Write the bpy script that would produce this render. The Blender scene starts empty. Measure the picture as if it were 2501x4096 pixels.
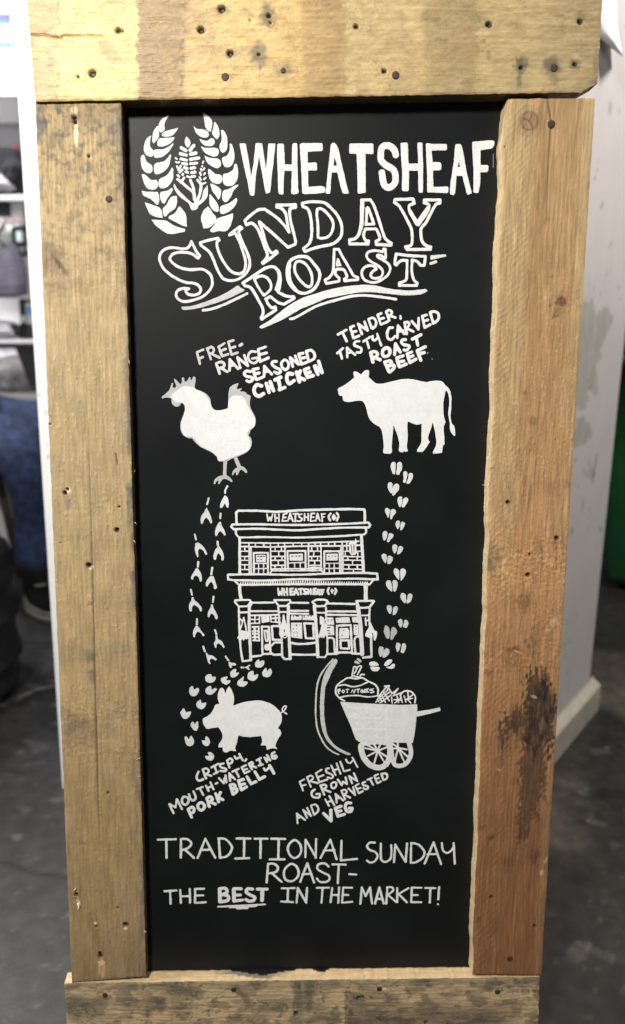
import bpy, bmesh, math, random
import numpy as np
from mathutils import Vector, Matrix
S = bpy.context.scene
COL = S.collection
random.seed(7)
R_ = math.radians

# ---------------------------------------------------------------- camera
F, CX, CY = 3186.0, 1050.0, 2048.0            # focal length and axis in photograph pixels (2501 x 4096)
P = R_(13.3); H = 1.005                       # looking down, eye height in metres
cd = bpy.data.cameras.new('camera'); cam = bpy.data.objects.new('camera', cd); COL.objects.link(cam)
cam.location = (0, 0, H); cam.rotation_euler = (math.pi/2 - P, 0, 0)
cd.sensor_fit = 'VERTICAL'; cd.sensor_height = 36.0; cd.sensor_width = 36.0
cd.lens = 36.0*F/4096.0; cd.shift_x = (1250.5-CX)/4096.0
cd.clip_start = 0.05; cd.clip_end = 60
cd.dof.use_dof = True; cd.dof.focus_distance = 0.985; cd.dof.aperture_fstop = 3.0
S.camera = cam
# ---------------------------------------------------------------- light of the room
S.view_settings.view_transform = 'Standard'; S.view_settings.look = 'None'
S.view_settings.exposure = 0.0; S.view_settings.gamma = 1.0
wd = bpy.data.worlds.new("World"); S.world = wd; wd.use_nodes = True
wd.node_tree.nodes['Background'].inputs[0].default_value = (0.90, 0.95, 1.0, 1)
wd.node_tree.nodes['Background'].inputs[1].default_value = 0.15

def area(name, loc, aim, size, watts, color):
    l = bpy.data.lights.new(name, 'AREA'); l.shape = 'DISK'; l.size = size; l.energy = watts; l.color = color
    o = bpy.data.objects.new(name, l); COL.objects.link(o); o.location = loc
    o.rotation_euler = (Vector(aim)-Vector(loc)).to_track_quat('-Z', 'Y').to_euler()
    return o
area('ceiling_lamp', (-0.60, -0.56, 2.05), (-0.16, 1.0, 1.0), 0.26, 49, (1.0, 0.955, 0.88))
area('side_fill', (1.55, 1.2, 2.6), (0.75, 1.75, 0.9), 0.5, 38, (1.0, 0.94, 0.90))  # added unseen fill for the pillar's right face and floor, behind the board plane
lf = area('left_fill', (-1.75, 0.75, 2.2), (-0.30, 1.42, 1.1), 0.4, 7, (1.0, 0.98, 0.95)); lf.data.spread = R_(75)  # added narrow fill that brightens the pillar's left face
area('shelf_fill', (-1.55, 2.68, 2.45), (-1.15, 3.25, 0.95), 0.5, 42, (1.0, 0.98, 0.97))  # unseen fill added to brighten the shelves and the thigh

# ---------------------------------------------------------------- geometry of picture and place
sP, cP = math.sin(P), math.cos(P)
def cam2world(xc, yc, zc):                     # camera frame: x right, y down, z forward
    return np.array([xc, zc*cP - yc*sP, H - zc*sP - yc*cP])
def ray(px, py): return cam2world((px-CX)/F, (py-CY)/F, 1.0) - np.array([0, 0, H])
def on_y(px, py, D):                           # point of the pixel's ray on the wall y = D
    r = ray(px, py); t = D/r[1]; return Vector((r[0]*t, D, H + r[2]*t))
def on_floor(px, py):
    r = ray(px, py); t = -H/r[2]; return Vector((r[0]*t, r[1]*t, 0))
K, Z0 = 0.157, 1.0; N_ = math.sqrt(1+K*K)      # plane of the board: zc = Z0 + K*yc
YB = (4235-CY)/F; zb = Z0/(1-K*YB); VB = (-YB*zb - K*zb)/N_
def uv(px, py, w=0.0):                         # picture -> board coordinates (u right, v up from the floor)
    px = np.asarray(px, float); py = np.asarray(py, float)
    q = (py-CY)/F
    z = (Z0 - w*N_)/(1-K*q); x = (px-CX)/F*z; y = q*z
    return x, (-y - K*z)/N_ - VB + 0*w
def pix(u, v, w=0.0):                          # board coordinates -> picture
    # along-plane vector (0,-1,-K)/N, normal towards the camera (0,K,-1)/N
    c = VB
    y0 = YB*zb; z0 = zb
    # base point: foot of v=0 on the plane
    s = v
    y = y0 - s/N_ + (w)*K/N_; z = z0 - s*K/N_ - w/N_
    return CX + F*u/z, CY + F*y/z
up = np.array([0, sP - K*cP, cP + K*sP])/N_
nrm = np.array([0, -(cP + K*sP), sP - K*cP])/N_
base = cam2world(0, YB*zb, zb)
# v as measured by uv() has a small offset against pix() for w != 0; correct it here
def uvw(px, py, w=0.0):
    px = np.asarray(px, float); py = np.asarray(py, float)
    q = (py-CY)/F
    z = (Z0 - w*N_)/(1-K*q); x = (px-CX)/F*z; y = q*z
    dy = y - YB*zb; dz = z - zb
    return x, (-dy - K*dz)/N_
MROOT = Matrix(((1, up[0], -0.0, base[0]), (0, up[1], nrm[1], base[1]), (0, up[2], nrm[2], base[2]), (0, 0, 0, 1)))

# ---------------------------------------------------------------- noise in numpy
def h2(ix, iy, seed):
    n = (ix.astype(np.int64)*374761393 + iy.astype(np.int64)*668265263 + seed*974634777) & 0xffffffff
    n = ((n ^ (n >> 13))*1274126177) & 0xffffffff
    n = n ^ (n >> 16)
    return (n & 0xffff)/65535.0
def vn(x, y, seed=0):
    x, y = .8776*x-.4794*y, .4794*x+.8776*y
    ix = np.floor(x); iy = np.floor(y); fx = x-ix; fy = y-iy
    fx = fx*fx*(3-2*fx); fy = fy*fy*(3-2*fy)
    a = h2(ix, iy, seed); b = h2(ix+1, iy, seed); c = h2(ix, iy+1, seed); d = h2(ix+1, iy+1, seed)
    return (a*(1-fx)+b*fx)*(1-fy) + (c*(1-fx)+d*fx)*fy
def fbm(x, y, o=4, seed=0):
    t = 0; a = .5; s = 0
    for i in range(o):
        t = t + a*vn(x*2**i + 17.3*i, y*2**i + 5.1*i, seed+i); s += a; a *= .5
    return t/s
def sm(a, b, x):
    t = np.clip((x-a)/(b-a), 0, 1); return t*t*(3-2*t)

# ---------------------------------------------------------------- materials
def mat(name, color, rough=.6, metal=0., vary=.15, scale=8., bump=.0, spec=.5, attr=None, stretch=(1, 1, 1), color2=None, bscale=None):
    m = bpy.data.materials.new(name); m.use_nodes = True; nt = m.node_tree; b = nt.nodes['Principled BSDF']
    b.inputs['Roughness'].default_value = rough; b.inputs['Metallic'].default_value = metal
    b.inputs['Specular IOR Level'].default_value = spec
    tc = nt.nodes.new('ShaderNodeTexCoord'); mp = nt.nodes.new('ShaderNodeMapping'); mp.inputs['Scale'].default_value = stretch
    nt.links.new(tc.outputs['Object'], mp.inputs[0])
    nz = nt.nodes.new('ShaderNodeTexNoise'); nz.inputs['Scale'].default_value = scale; nz.inputs['Detail'].default_value = 7
    nt.links.new(mp.outputs[0], nz.inputs['Vector'])
    rr = nt.nodes.new('ShaderNodeMapRange'); rr.inputs['From Min'].default_value = .3; rr.inputs['From Max'].default_value = .7
    rr.inputs['To Min'].default_value = 1-vary; rr.inputs['To Max'].default_value = 1+vary
    nt.links.new(nz.outputs[0], rr.inputs[0])
    mx = nt.nodes.new('ShaderNodeMix'); mx.data_type = 'RGBA'; mx.blend_type = 'MULTIPLY'; mx.inputs[0].default_value = 1
    if attr:
        at = nt.nodes.new('ShaderNodeAttribute'); at.attribute_name = attr; nt.links.new(at.outputs['Color'], mx.inputs[6])
    elif color2:
        m2 = nt.nodes.new('ShaderNodeMix'); m2.data_type = 'RGBA'; n2 = nt.nodes.new('ShaderNodeTexNoise')
        n2.inputs['Scale'].default_value = scale*.35; n2.inputs['Detail'].default_value = 9; n2.inputs['Roughness'].default_value = .65
        nt.links.new(mp.outputs[0], n2.inputs['Vector'])
        r2 = nt.nodes.new('ShaderNodeMapRange'); r2.inputs['From Min'].default_value = .42; r2.inputs['From Max'].default_value = .62
        nt.links.new(n2.outputs[0], r2.inputs[0]); nt.links.new(r2.outputs[0], m2.inputs[0])
        m2.inputs[6].default_value = (*color, 1); m2.inputs[7].default_value = (*color2, 1)
        nt.links.new(m2.outputs[2], mx.inputs[6])
    else: mx.inputs[6].default_value = (*color, 1)
    nt.links.new(rr.outputs[0], mx.inputs[7]); nt.links.new(mx.outputs[2], b.inputs['Base Color'])
    if bump:
        bp = nt.nodes.new('ShaderNodeBump'); bp.inputs['Strength'].default_value = min(1, bump*1.0); bp.inputs['Distance'].default_value = .002
        src = nz
        if bscale:
            src = nt.nodes.new('ShaderNodeTexNoise'); src.inputs['Scale'].default_value = bscale; src.inputs['Detail'].default_value = 6
            nt.links.new(mp.outputs[0], src.inputs['Vector'])
        nt.links.new(src.outputs[0], bp.inputs['Height']); nt.links.new(bp.outputs[0], b.inputs['Normal'])
    return m
M = {}
M['wood_v'] = mat('rough_wood_upright', (0, 0, 0), .62, vary=.13, scale=260, bump=.65, attr='tint', stretch=(1, .12, 1), spec=.22)
M['wood_h'] = mat('rough_wood_across', (0, 0, 0), .40, vary=.13, scale=260, bump=.45, attr='tint', stretch=(.12, 1, 1), spec=.34)
M['board'] = mat('black_board_paint', (.0080, .0096, .0104), .44, vary=.30, scale=9, bump=.02, stretch=(.8, 1, 1), spec=.18, bscale=160)
M['paint'] = mat('white_brushed_paint', (0, 0, 0), .55, vary=.04, scale=60, bump=.05, attr='tint', spec=.35, bscale=200)
M['nail'] = mat('rusty_nail_steel', (.060, .040, .028), .6, .35, vary=.35, scale=400, bump=.3)
M['wall'] = mat('chipped_white_wall_paint', (0, 0, 0), .65, vary=.03, scale=12, bump=.12, attr='tint', bscale=60)
M['skirt'] = mat('cream_gloss_paint', (.62, .57, .46), .3, vary=.12, scale=25, bump=.1)
M['floor'] = mat('worn_dark_concrete', (.105, .104, .106), .36, vary=.30, scale=30, bump=.12, attr='tint', spec=.5, bscale=120)
M['paper'] = mat('white_paper', (.84, .86, .87), .7, vary=.02)
M['shelf'] = mat('white_melamine', (.83, .83, .84), .45, vary=.03)
M['grey'] = mat('grey_shelf_back', (.33, .33, .345), .7, vary=.12, scale=4)  # grey of the shelf back stands for shade; tin and cap share it
M['box'] = mat('white_card', (.62, .63, .65), .6, vary=.04)
M['blue'] = mat('blue_print', (.10, .32, .70), .5)
M['violet'] = mat('violet_print', (.12, .10, .28), .5)
M['black'] = mat('black_plastic', (.012, .012, .014), .4, vary=.3, scale=30, bump=.1)
M['dark'] = mat('dark_grey_fabric', (.018, .018, .024), .85, vary=.4, scale=60, bump=.3)
M['lilac'] = mat('greyish_lilac_cloth', (.10, .095, .13), .85, vary=.35, scale=25, bump=.4)
M['grey_bag'] = mat('cloudy_grey_plastic', (.30, .30, .33), .35, vary=.55, scale=14, bump=.5, color2=(.75, .75, .78))
M['red'] = mat('red_print', (.30, .07, .08), .6)
M['glass'] = mat('pale_screen', (.62, .78, .76), .2, vary=.03)
M['jeans'] = mat('blue_denim', (.014, .023, .062), .85, vary=.22, scale=90, bump=.35, color2=(.036, .06, .15))
M['skin'] = mat('skin', (.55, .33, .24), .5, vary=.06)
M['shirt'] = mat('pale_grey_cotton', (.55, .55, .58), .85, vary=.15, scale=20, bump=.3)
M['sole'] = mat('off_white_rubber', (.55, .52, .46), .6, vary=.12, scale=50)
M['canvas'] = mat('black_canvas', (.006, .006, .007), .85, vary=.3, scale=200, bump=.3)
M['green'] = mat('green_bin_plastic', (.009, .085, .026), .40, vary=.12, scale=20, bump=.08)
M['stool'] = mat('dark_wood', (.05, .03, .02), .5, vary=.3, scale=30)
M['darkwall'] = mat('dark_back_wall', (.035, .036, .038), .8, vary=.3, scale=3)
M['hair'] = mat('brown_hair', (.06, .035, .02), .6, vary=.4, scale=80)

# ---------------------------------------------------------------- object helpers
def link(name, me, m, parent=None, loc=None):
    o = bpy.data.objects.new(name, me); COL.objects.link(o)
    if m is not None and not me.materials: me.materials.append(m)
    if loc is not None: o.location = loc
    if parent is not None: o.parent = parent
    return o
def tag(o, label=None, cat=None, group=None, kind=None):
    for k, v in (('label', label), ('category', cat), ('group', group), ('kind', kind)):
        if v: o[k] = v
    return o
def empty(name, loc, rz=0., **k):
    o = bpy.data.objects.new(name, None); COL.objects.link(o); o.location = loc; o.rotation_euler = (0, 0, rz); o.empty_display_size = .05
    return tag(o, **k)
def grid_mesh(name, V, Q, tint=None, smooth=True):
    """V (n,3), Q (m,4) int arrays; recentres and returns mesh, centre"""
    c = (V.min(0)+V.max(0))/2
    me = bpy.data.meshes.new(name); n = len(V); m = len(Q)
    me.vertices.add(n); me.vertices.foreach_set('co', (V-c).astype(np.float32).ravel())
    me.loops.add(m*4); me.loops.foreach_set('vertex_index', Q.astype(np.int32).ravel())
    me.polygons.add(m); me.polygons.foreach_set('loop_start', np.arange(0, m*4, 4, dtype=np.int32))
    me.polygons.foreach_set('loop_total', np.full(m, 4, dtype=np.int32))
    me.polygons.foreach_set('use_smooth', np.full(m, smooth, dtype=bool))
    me.update(calc_edges=True)
    if tint is not None: put_tint(me, tint)
    return me, Vector(c)
def put_tint(me, tint):
    a = me.attributes.new('tint', 'FLOAT_COLOR', 'POINT')
    t = np.ones((len(tint), 4), np.float32); t[:, :3] = np.clip(tint, 0.002, .95); a.data.foreach_set('color', t.ravel())
def bm_obj(name, bm, m, parent=None, loc=None, smooth=False):
    me = bpy.data.meshes.new(name); bmesh.ops.recalc_face_normals(bm, faces=bm.faces); bm.to_mesh(me); bm.free()
    if smooth:
        for p in me.polygons: p.use_smooth = True
    return link(name, me, m, parent, loc)
def box(name, lo, hi, m, parent=None, bev=.004, rz=0.):
    lo = Vector(lo); hi = Vector(hi); c = (lo+hi)/2; d = hi-lo
    bm = bmesh.new(); bmesh.ops.create_cube(bm, size=1)
    for v in bm.verts: v.co = Vector((v.co.x*d.x, v.co.y*d.y, v.co.z*d.z))
    if bev: bmesh.ops.bevel(bm, geom=list(bm.edges), offset=min(bev, min(d)*.3), segments=2, profile=.6, affect='EDGES')
    o = bm_obj(name, bm, m, parent, c); o.rotation_euler = (0, 0, rz); return o
def lathe(name, prof, m, parent=None, loc=(0, 0, 0), n=48):
    bm = bmesh.new(); rings = []
    for r, z in prof:
        rings.append([bm.verts.new((r*math.cos(2*math.pi*i/n), r*math.sin(2*math.pi*i/n), z)) for i in range(n)])
    for a, b in zip(rings, rings[1:]):
        for i in range(n): bm.faces.new((a[i], a[(i+1) % n], b[(i+1) % n], b[i]))
    if prof[0][0] > 1e-4: bm.faces.new(rings[0][::-1])
    if prof[-1][0] > 1e-4: bm.faces.new(rings[-1])
    return bm_obj(name, bm, m, parent, loc, True)
def tube(name, pts, r, m, parent=None, n=8, loc=None):
    pts = [Vector(p) for p in pts]; rr = r if isinstance(r, (list, tuple)) else [r]*len(pts)
    bm = bmesh.new(); rings = []
    for i, p in enumerate(pts):
        d = (pts[min(i+1, len(pts)-1)]-pts[max(i-1, 0)]).normalized()
        a = d.orthogonal().normalized(); b = d.cross(a)
        rings.append([bm.verts.new(p + (a*math.cos(2*math.pi*k/n)+b*math.sin(2*math.pi*k/n))*rr[i]) for k in range(n)])
    for A, B in zip(rings, rings[1:]):
        # match ring phase
        best = min(range(n), key=lambda s: sum((A[k].co-B[(k+s) % n].co).length for k in range(0, n, 2)))
        for k in range(n): bm.faces.new((A[k], A[(k+1) % n], B[(k+1+best) % n], B[(k+best) % n]))
    bm.faces.new(rings[0][::-1]); bm.faces.new(rings[-1])
    return bm_obj(name, bm, m, parent, loc, True)
def skin_body(name, nodes, edges, m, parent=None, sub=2):
    me = bpy.data.meshes.new(name); me.from_pydata([n[0] for n in nodes], edges, []); o = link(name, me, m, parent)
    sk = o.modifiers.new('skin', 'SKIN'); sk.use_smooth_shade = True
    for i, n in enumerate(nodes):
        r = n[1] if isinstance(n[1], tuple) else (n[1], n[1]); me.skin_vertices[0].data[i].radius = r
    me.skin_vertices[0].data[0].use_root = True
    sb = o.modifiers.new('sub', 'SUBSURF'); sb.levels = sub; sb.render_levels = sub
    return o

# ================================================================ floor, pillar, back of the room
n1 = on_floor(2231, 2978); r1 = on_floor(2348, 2838); dFR = (r1-n1).normalized()
Lc = on_floor(250, 3150)
perp = Vector((dFR.y, -dFR.x, 0))              # from the left edge to the front corner
A2 = np.array([[perp.x, -dFR.x], [perp.y, -dFR.y]]); bb = np.array([r1.x-Lc.x, r1.y-Lc.y])
ts = np.linalg.solve(A2, bb); Fc = Lc + perp*ts[0]
print('pillar', Lc[:], Fc[:], r1[:], 'board base', base)
Rc = r1 - dFR*0.004
Bc = Rc - perp*ts[0]; Bc = Rc + (Lc-Fc)
# floor: a fine grid near, with wear, stains and a crack as colour of the concrete
def floor_tint(x, y, px, py):
    g = fbm(x*3, y*3, 5, 3); g2 = fbm(x*14, y*14, 4, 9); g3 = fbm(x*60, y*60, 3, 12)
    c = .050 + .030*sm(.3, .8, g) + .016*(g2-.5) + .020*(g3-.5)
    c = c*(1+1.1*sm(.78, .86, vn(x*38, y*38, 21))*sm(.5, .7, vn(x*9, y*9, 4)))
    c = c*(1+.9*sm(.9, .96, vn(x*95, y*95, 27)))
    R = c*1.03; G = c*1.0; B = c*1.0
    near = sm(2500, 2650, px*0+py)*(px > 1700)
    T = np.stack([R, G, B], -1)
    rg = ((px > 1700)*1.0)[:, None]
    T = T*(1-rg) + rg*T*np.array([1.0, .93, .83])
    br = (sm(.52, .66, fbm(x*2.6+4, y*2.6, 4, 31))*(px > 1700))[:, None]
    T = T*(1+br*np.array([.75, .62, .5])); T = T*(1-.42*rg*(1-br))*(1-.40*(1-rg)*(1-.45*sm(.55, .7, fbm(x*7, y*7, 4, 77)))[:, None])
    return T
xs = np.concatenate([np.linspace(-6, -1.6, 12), np.linspace(-1.4, 1.4, 400), np.linspace(1.6, 6, 12)])
ys = np.concatenate([np.linspace(-4, .3, 8), np.linspace(.45, 3.1, 380), np.linspace(3.8, 9, 10)])
X, Y = np.meshgrid(xs, ys); V = np.stack([X.ravel(), Y.ravel(), np.zeros(X.size)], 1)
zc = V[:, 1]*cP + H*sP; yc = -V[:, 1]*sP + H*cP; zc = np.maximum(zc, .05)
fpx = CX + F*V[:, 0]/zc; fpy = CY + F*yc/zc
TF = floor_tint(V[:, 0], V[:, 1], fpx, fpy)
def seg_d(px, py, a, b):
    ax, ay = a; bx, by = b; dx, dy = bx-ax, by-ay
    t = np.clip(((px-ax)*dx+(py-ay)*dy)/(dx*dx+dy*dy+1e-12), 0, 1)
    return np.hypot(px-ax-t*dx, py-ay-t*dy)
def polyd(px, py, pts):
    d = np.full(px.shape, 1e9)
    for a, b in zip(pts, pts[1:]): d = np.minimum(d, seg_d(px, py, a, b))
    return d
def fl(pts): return [tuple(on_floor(*p)[:2]) for p in pts]
ck = polyd(V[:, 0], V[:, 1], fl([(-200, 3380), (0, 3447), (40, 3452), (90, 3478), (130, 3492), (260, 3508), (420, 3560)]))
wob = .004*(vn(V[:, 0]*60, V[:, 1]*60, 5)-.5)
TF *= (1-.8*np.exp(-((ck+wob)/.0045)**2)*(.5+.5*vn(V[:, 0]*50, V[:, 1]*50, 6)))[:, None]
sc_ = polyd(V[:, 0], V[:, 1], fl([(80, 2788), (140, 2760), (215, 2742)]))
TF += (.16*np.exp(-(sc_/.007)**2))[:, None]
j2 = polyd(V[:, 0], V[:, 1], fl([(2080, 3130), (2350, 3180), (2700, 3140)])); TF *= (1-.3*np.exp(-(j2/.02)**2))[:, None]
nx, ny = len(xs), len(ys)
I = np.arange(nx*ny).reshape(ny, nx)
Q = np.stack([I[:-1, :-1], I[:-1, 1:], I[1:, 1:], I[1:, :-1]], -1).reshape(-1, 4)
me, c = grid_mesh('floor', V, Q, TF, False); tag(link('floor', me, M['floor'], None, c), kind='structure')

# pillar: a square white column, right face gridded so its grey patches follow their own outline
def inpoly(px, py, poly):
    ins = np.zeros(px.shape, bool); n = len(poly)
    for i in range(n):
        x1, y1 = poly[i]; x2, y2 = poly[(i+1) % n]
        if y1 == y2: continue
        c = ((y1 > py) != (y2 > py)) & (px < (x2-x1)*(py-y1)/(y2-y1)+x1); ins ^= c
    return ins
def world2pix(Vv):
    zc = Vv[:, 1]*cP - (Vv[:, 2]-H)*sP; yc = -Vv[:, 1]*sP - (Vv[:, 2]-H)*cP; zc = np.maximum(zc, .05)
    return CX + F*Vv[:, 0]/zc, CY + F*yc/zc
pil = empty('pillar', (Fc+Bc)/2, label='square white painted pillar with scuffs and grey patches standing right behind the menu board', cat='pillar')
HP = 2.7
def wall_face(name, a, b, tintfn, step=.008):
    L = (b-a).length; n = max(2, int(L/step)); mz = int(HP/step)
    s = np.linspace(0, 1, n); z = np.linspace(0, HP, mz); SS, ZZ = np.meshgrid(s, z)
    V = np.stack([a.x+(b.x-a.x)*SS.ravel(), a.y+(b.y-a.y)*SS.ravel(), ZZ.ravel()], 1)
    T = tintfn(V, SS.ravel()*L, ZZ.ravel())
    I = np.arange(n*mz).reshape(mz, n); Q = np.stack([I[:-1, :-1], I[:-1, 1:], I[1:, 1:], I[1:, :-1]], -1).reshape(-1, 4)
    me, c = grid_mesh(name, V, Q, T); return link(name, me, M['wall'], pil, c-pil.location)
def right_tint(V, s, z):
    px, py = world2pix(V)
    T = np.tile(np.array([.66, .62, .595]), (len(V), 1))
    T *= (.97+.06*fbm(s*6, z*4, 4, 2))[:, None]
    wx = px + 16*(vn(px/16, py/22, 5)-.5)*2; wy = py + 26*(vn(px/22, py/26, 8)-.5)*2
    polys = [[(2280, 1210), (2350, 1225), (2375, 1190), (2385, 1195), (2392, 1235), (2445, 1240), (2440, 1300), (2400, 1400), (2390, 1500), (2380, 1560), (2355, 1590), (2340, 1640), (2280, 1660)],
             [(2300, 1690), (2355, 1680), (2362, 1730), (2340, 1800), (2315, 1790), (2290, 1810), (2280, 1750)], [(2360, 1830), (2372, 1900), (2350, 1930), (2345, 1870)]]
    k = np.zeros(len(V))
    for q in polys: k = np.maximum(k, inpoly(wx, wy, q)*1.0)
    k *= .55+.45*vn(px/8, py/60, 3)
    T = T*(1-k[:, None]) + k[:, None]*np.array([.43, .42, .36])
    for a, b, w, st in (((2390, 1810), (2370, 1930), 3, .5), ((2443, 410), (2440, 450), 7, .35), ((2290, 2110), (2286, 2140), 3, .6), ((2332, 2000), (2330, 2040), 3, .35), ((2410, 815), (2405, 830), 6, .35), ((2445, 970), (2440, 985), 5, .3)):
        T *= (1-st*np.exp(-(seg_d(px, py, a, b)/w)**2))[:, None]
    sp = sm(.86, .93, vn(px/9, py/14, 61))*sm(.55, .7, vn(px/90, py/160, 2)); T *= (1-.4*sp)[:, None]
    T *= (1-.12*sm(.75, 0, z))[:, None]*np.array([1, 1, .97]) if False else 1
    return T
def left_tint(V, s, z):
    px, py = world2pix(V)
    T = np.tile(np.array([.88, .88, .86]), (len(V), 1)); T *= (.95+.08*fbm(s*8, z*6, 4, 6))[:, None]  # same white paint, tinted brighter here for the strong light on this face
    sp = sm(.90, .97, vn(px/3.3+vn(px/9, py/50, 3)*3, py/17+vn(px/4, py/30, 8)*2, 71))*sm(.5, .7, vn(px/30, py/130, 5)); T *= (1-.4*sp)[:, None]
    for a, b, w in (((184, 1650), (185, 1662), 3), ((195, 1820), (197, 1832), 4), ((193, 1772), (193, 1776), 3), ((113, 960), (116, 985), 9)):
        T *= (1-.5*np.exp(-(seg_d(px, py, a, b)/w)**2))[:, None]
    k = np.exp(-(seg_d(px, py, (108, 890), (115, 925))/9)**2)[:, None]; T = T*(1-.5*k*np.array([.15, .25, .7]))
    return T
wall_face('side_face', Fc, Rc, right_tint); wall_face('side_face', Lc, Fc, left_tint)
wall_face('side_face', Rc, Bc, left_tint, .05); wall_face('side_face', Bc, Lc, left_tint, .05)
# skirting with a bevelled top along the right face
def skirting(a, b, out, ext0, ext1):
    d = (b-a).normalized(); a = a - d*ext0; b = b + d*ext1
    prof = [(0.002, .0), (.024, .0), (.024, .070), (.021, .074), (.005, .086), (.002, .092)]
    bm = bmesh.new(); rows = []
    for p in (a, b): rows.append([bm.verts.new((p.x+out.x*o-pil.location.x, p.y+out.y*o-pil.location.y, z)) for o, z in prof])
    for i in range(len(prof)-1): bm.faces.new((rows[0][i], rows[1][i], rows[1][i+1], rows[0][i+1]))
    bm.faces.new(rows[0]); bm.faces.new(rows[1][::-1])
    return bm_obj('skirting', bm, M['skirt'], pil)
skirting(Fc, Rc, Vector((dFR.y, -dFR.x, 0)), 0, .022)
# torn sheet of paper hanging on the right face near the top
def on_face(px, py, off=0.):
    o = Vector((dFR.y, -dFR.x, 0)); p0 = Fc + o*off; r = Vector(ray(px, py)); cam_ = Vector((0, 0, H))
    t = (p0-cam_).dot(o)/r.dot(o); return cam_ + r*t
pa = [(2340, -260), (2500, -260), (2478, -60), (2474, 60), (2473, 120), (2480, 165), (2491, 225), (2470, 212), (2440, 190), (2405, 158), (2385, 150), (2360, 60)]
bm = bmesh.new(); fr = []
left = [(2330, -260), (2345, -100), (2355, 20), (2370, 90), (2388, 140), (2410, 161), (2440, 186), (2468, 208), (2489, 224)]
right = [(2500, -260), (2484, -160), (2476, -60), (2474, 20), (2473, 80), (2474, 120), (2477, 150), (2484, 190), (2493, 226)]
rows = []
for i, (a, b) in enumerate(zip(left, right)):
    row = []
    for k in range(7):
        t = k/6; off = .006 + .018*math.sin(t*math.pi)*(.4+.6*i/8) + .012*(i/8)**2
        row.append(bm.verts.new(on_face(a[0]*(1-t)+b[0]*t, a[1]*(1-t)+b[1]*t, off)))
    rows.append(row)
for A, B in zip(rows, rows[1:]):
    for k in range(6): bm.faces.new((A[k], A[k+1], B[k+1], B[k]))
o = bm_obj('paper_sheet', bm, M['paper'], None, None, True)
so = o.modifiers.new('solid', 'SOLIDIFY'); so.thickness = .0004
tag(o, 'torn white sheet of paper curling off the pillar at the top right corner', 'paper')

# far walls
box('wall_back', (-6, 5.2, 0), (6, 5.3, 3.0), M['darkwall'], None, 0)['kind'] = 'structure'

# ---------------------------------------------------------------- shelf unit on the left with what lies on it
D1 = 3.30
def zy(py, D=D1): return on_y(60, py, D).z
def xx(px, py, D=D1): return on_y(px, py, D).x
XL, XR = -2.2, -.82
sh = empty('shelf_unit', ((XL+XR)/2, D1+.2, 0), label='tall white open shelf unit crammed with things behind the seated person', cat='shelf')
def shp(name, lo, hi, m, bev=.003): 
    return box(name, Vector(lo)-sh.location, Vector(hi)-sh.location, m, sh, bev)
zt = zy(330)
shp('back_panel', (XL, D1+.42, 0), (XR, D1+.44, 2.6), M['grey'])
shp('side_panel', (XL-.02, D1, 0), (XL, D1+.44, 2.6), M['shelf']); shp('side_panel', (XR, D1, 0), (XR+.02, D1+.44, 2.6), M['shelf'])
boards = [(345, 385), (778, 802), (1358, 1376), (1572, 1600)]
for a, b in boards: shp('shelf_board', (XL+.001, D1, zy(b)), (XR-.001, D1+.418, zy(a)), M['shelf'])
shp('lining_panel', (XL+.001, D1+.21, zy(1357)), (XR-.001, D1+.23, zy(905)), M['shelf'], 0)
shp('door_panel', (XL+.001, D1+.02, .06), (XR-.001, D1+.04, zy(1602)), M['shelf'])
def thing_box(name, label, cat, x0, y0, x1, y1, D, dep, m, bev=.01, rz=0, parent=None):
    a = on_y(x0, y1, D); b = on_y(x1, y0, D)
    o = box(name, (a.x, D, a.z), (b.x, D+dep, b.z), m, parent, bev, rz)
    if cat: tag(o, label, cat)
    return o
# top level: a big white carton with blue bars
e = empty('carton', (-1.35, D1+.1, zy(344)), label='big white carton with a violet bar and thin blue stripes on the top shelf', cat='carton')
a = on_y(-120, 344, D1+.02); b = on_y(62, -60, D1+.02)
box('body', (a.x-e.location.x, -.06, .001), (b.x-e.location.x, .2, b.z-e.location.z), M['box'], e, .006)
def bar(x0, y0, x1, y1, m):
    p = on_y(x0, y1, D1+.036); q = on_y(x1, y0, D1+.036)
    return box('printed_bar', (p.x-e.location.x, -.064, p.z-e.location.z), (q.x-e.location.x, -.061, q.z-e.location.z), m, e, .0005)
bar(-110, 55, 36, 80, M['violet']); bar(-110, 81, 37, 92, M['blue']); bar(-110, 168, 42, 184, M['blue'])
# second level
z2 = zy(778)
def lump(name, label, cat, px, py, D, sx, sy, sz, m, rz=0., seed=1, tilt=0., zbase=None):
    bm = bmesh.new(); bmesh.ops.create_icosphere(bm, subdivisions=4, radius=1)
    for v in bm.verts:
        n = fbm(np.array([v.co.x*1.6+seed+9]), np.array([v.co.y*1.6+v.co.z*2+seed]), 3, seed)[0]
        v.co = Vector((v.co.x*sx, v.co.y*sy, v.co.z*sz))*(.75+.5*n)
    o = bm_obj(name, bm, m, None, on_y(px, py, D), True); o.rotation_euler = (0, tilt, rz)
    if cat: tag(o, label, cat)
    if zbase is not None: o.location.z = zbase + sz*.92
    return o
b_ = empty('ankle_boot', (xx(20, 700), D1+.12, z2), label='black ankle boot standing on the upper shelf beside the red pouch', cat='boot')
lo = on_y(20, 640, D1+.1)
bm = bmesh.new(); bmesh.ops.create_cube(bm, size=1)
bmesh.ops.subdivide_edges(bm, edges=list(bm.edges), cuts=3, use_grid_fill=True)
for v in bm.verts:
    t = v.co.z+.5; v.co = Vector((v.co.x*(.16-.05*t)+.09*t*-.6+.02, v.co.y*.10, v.co.z*.19+.095))
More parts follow.
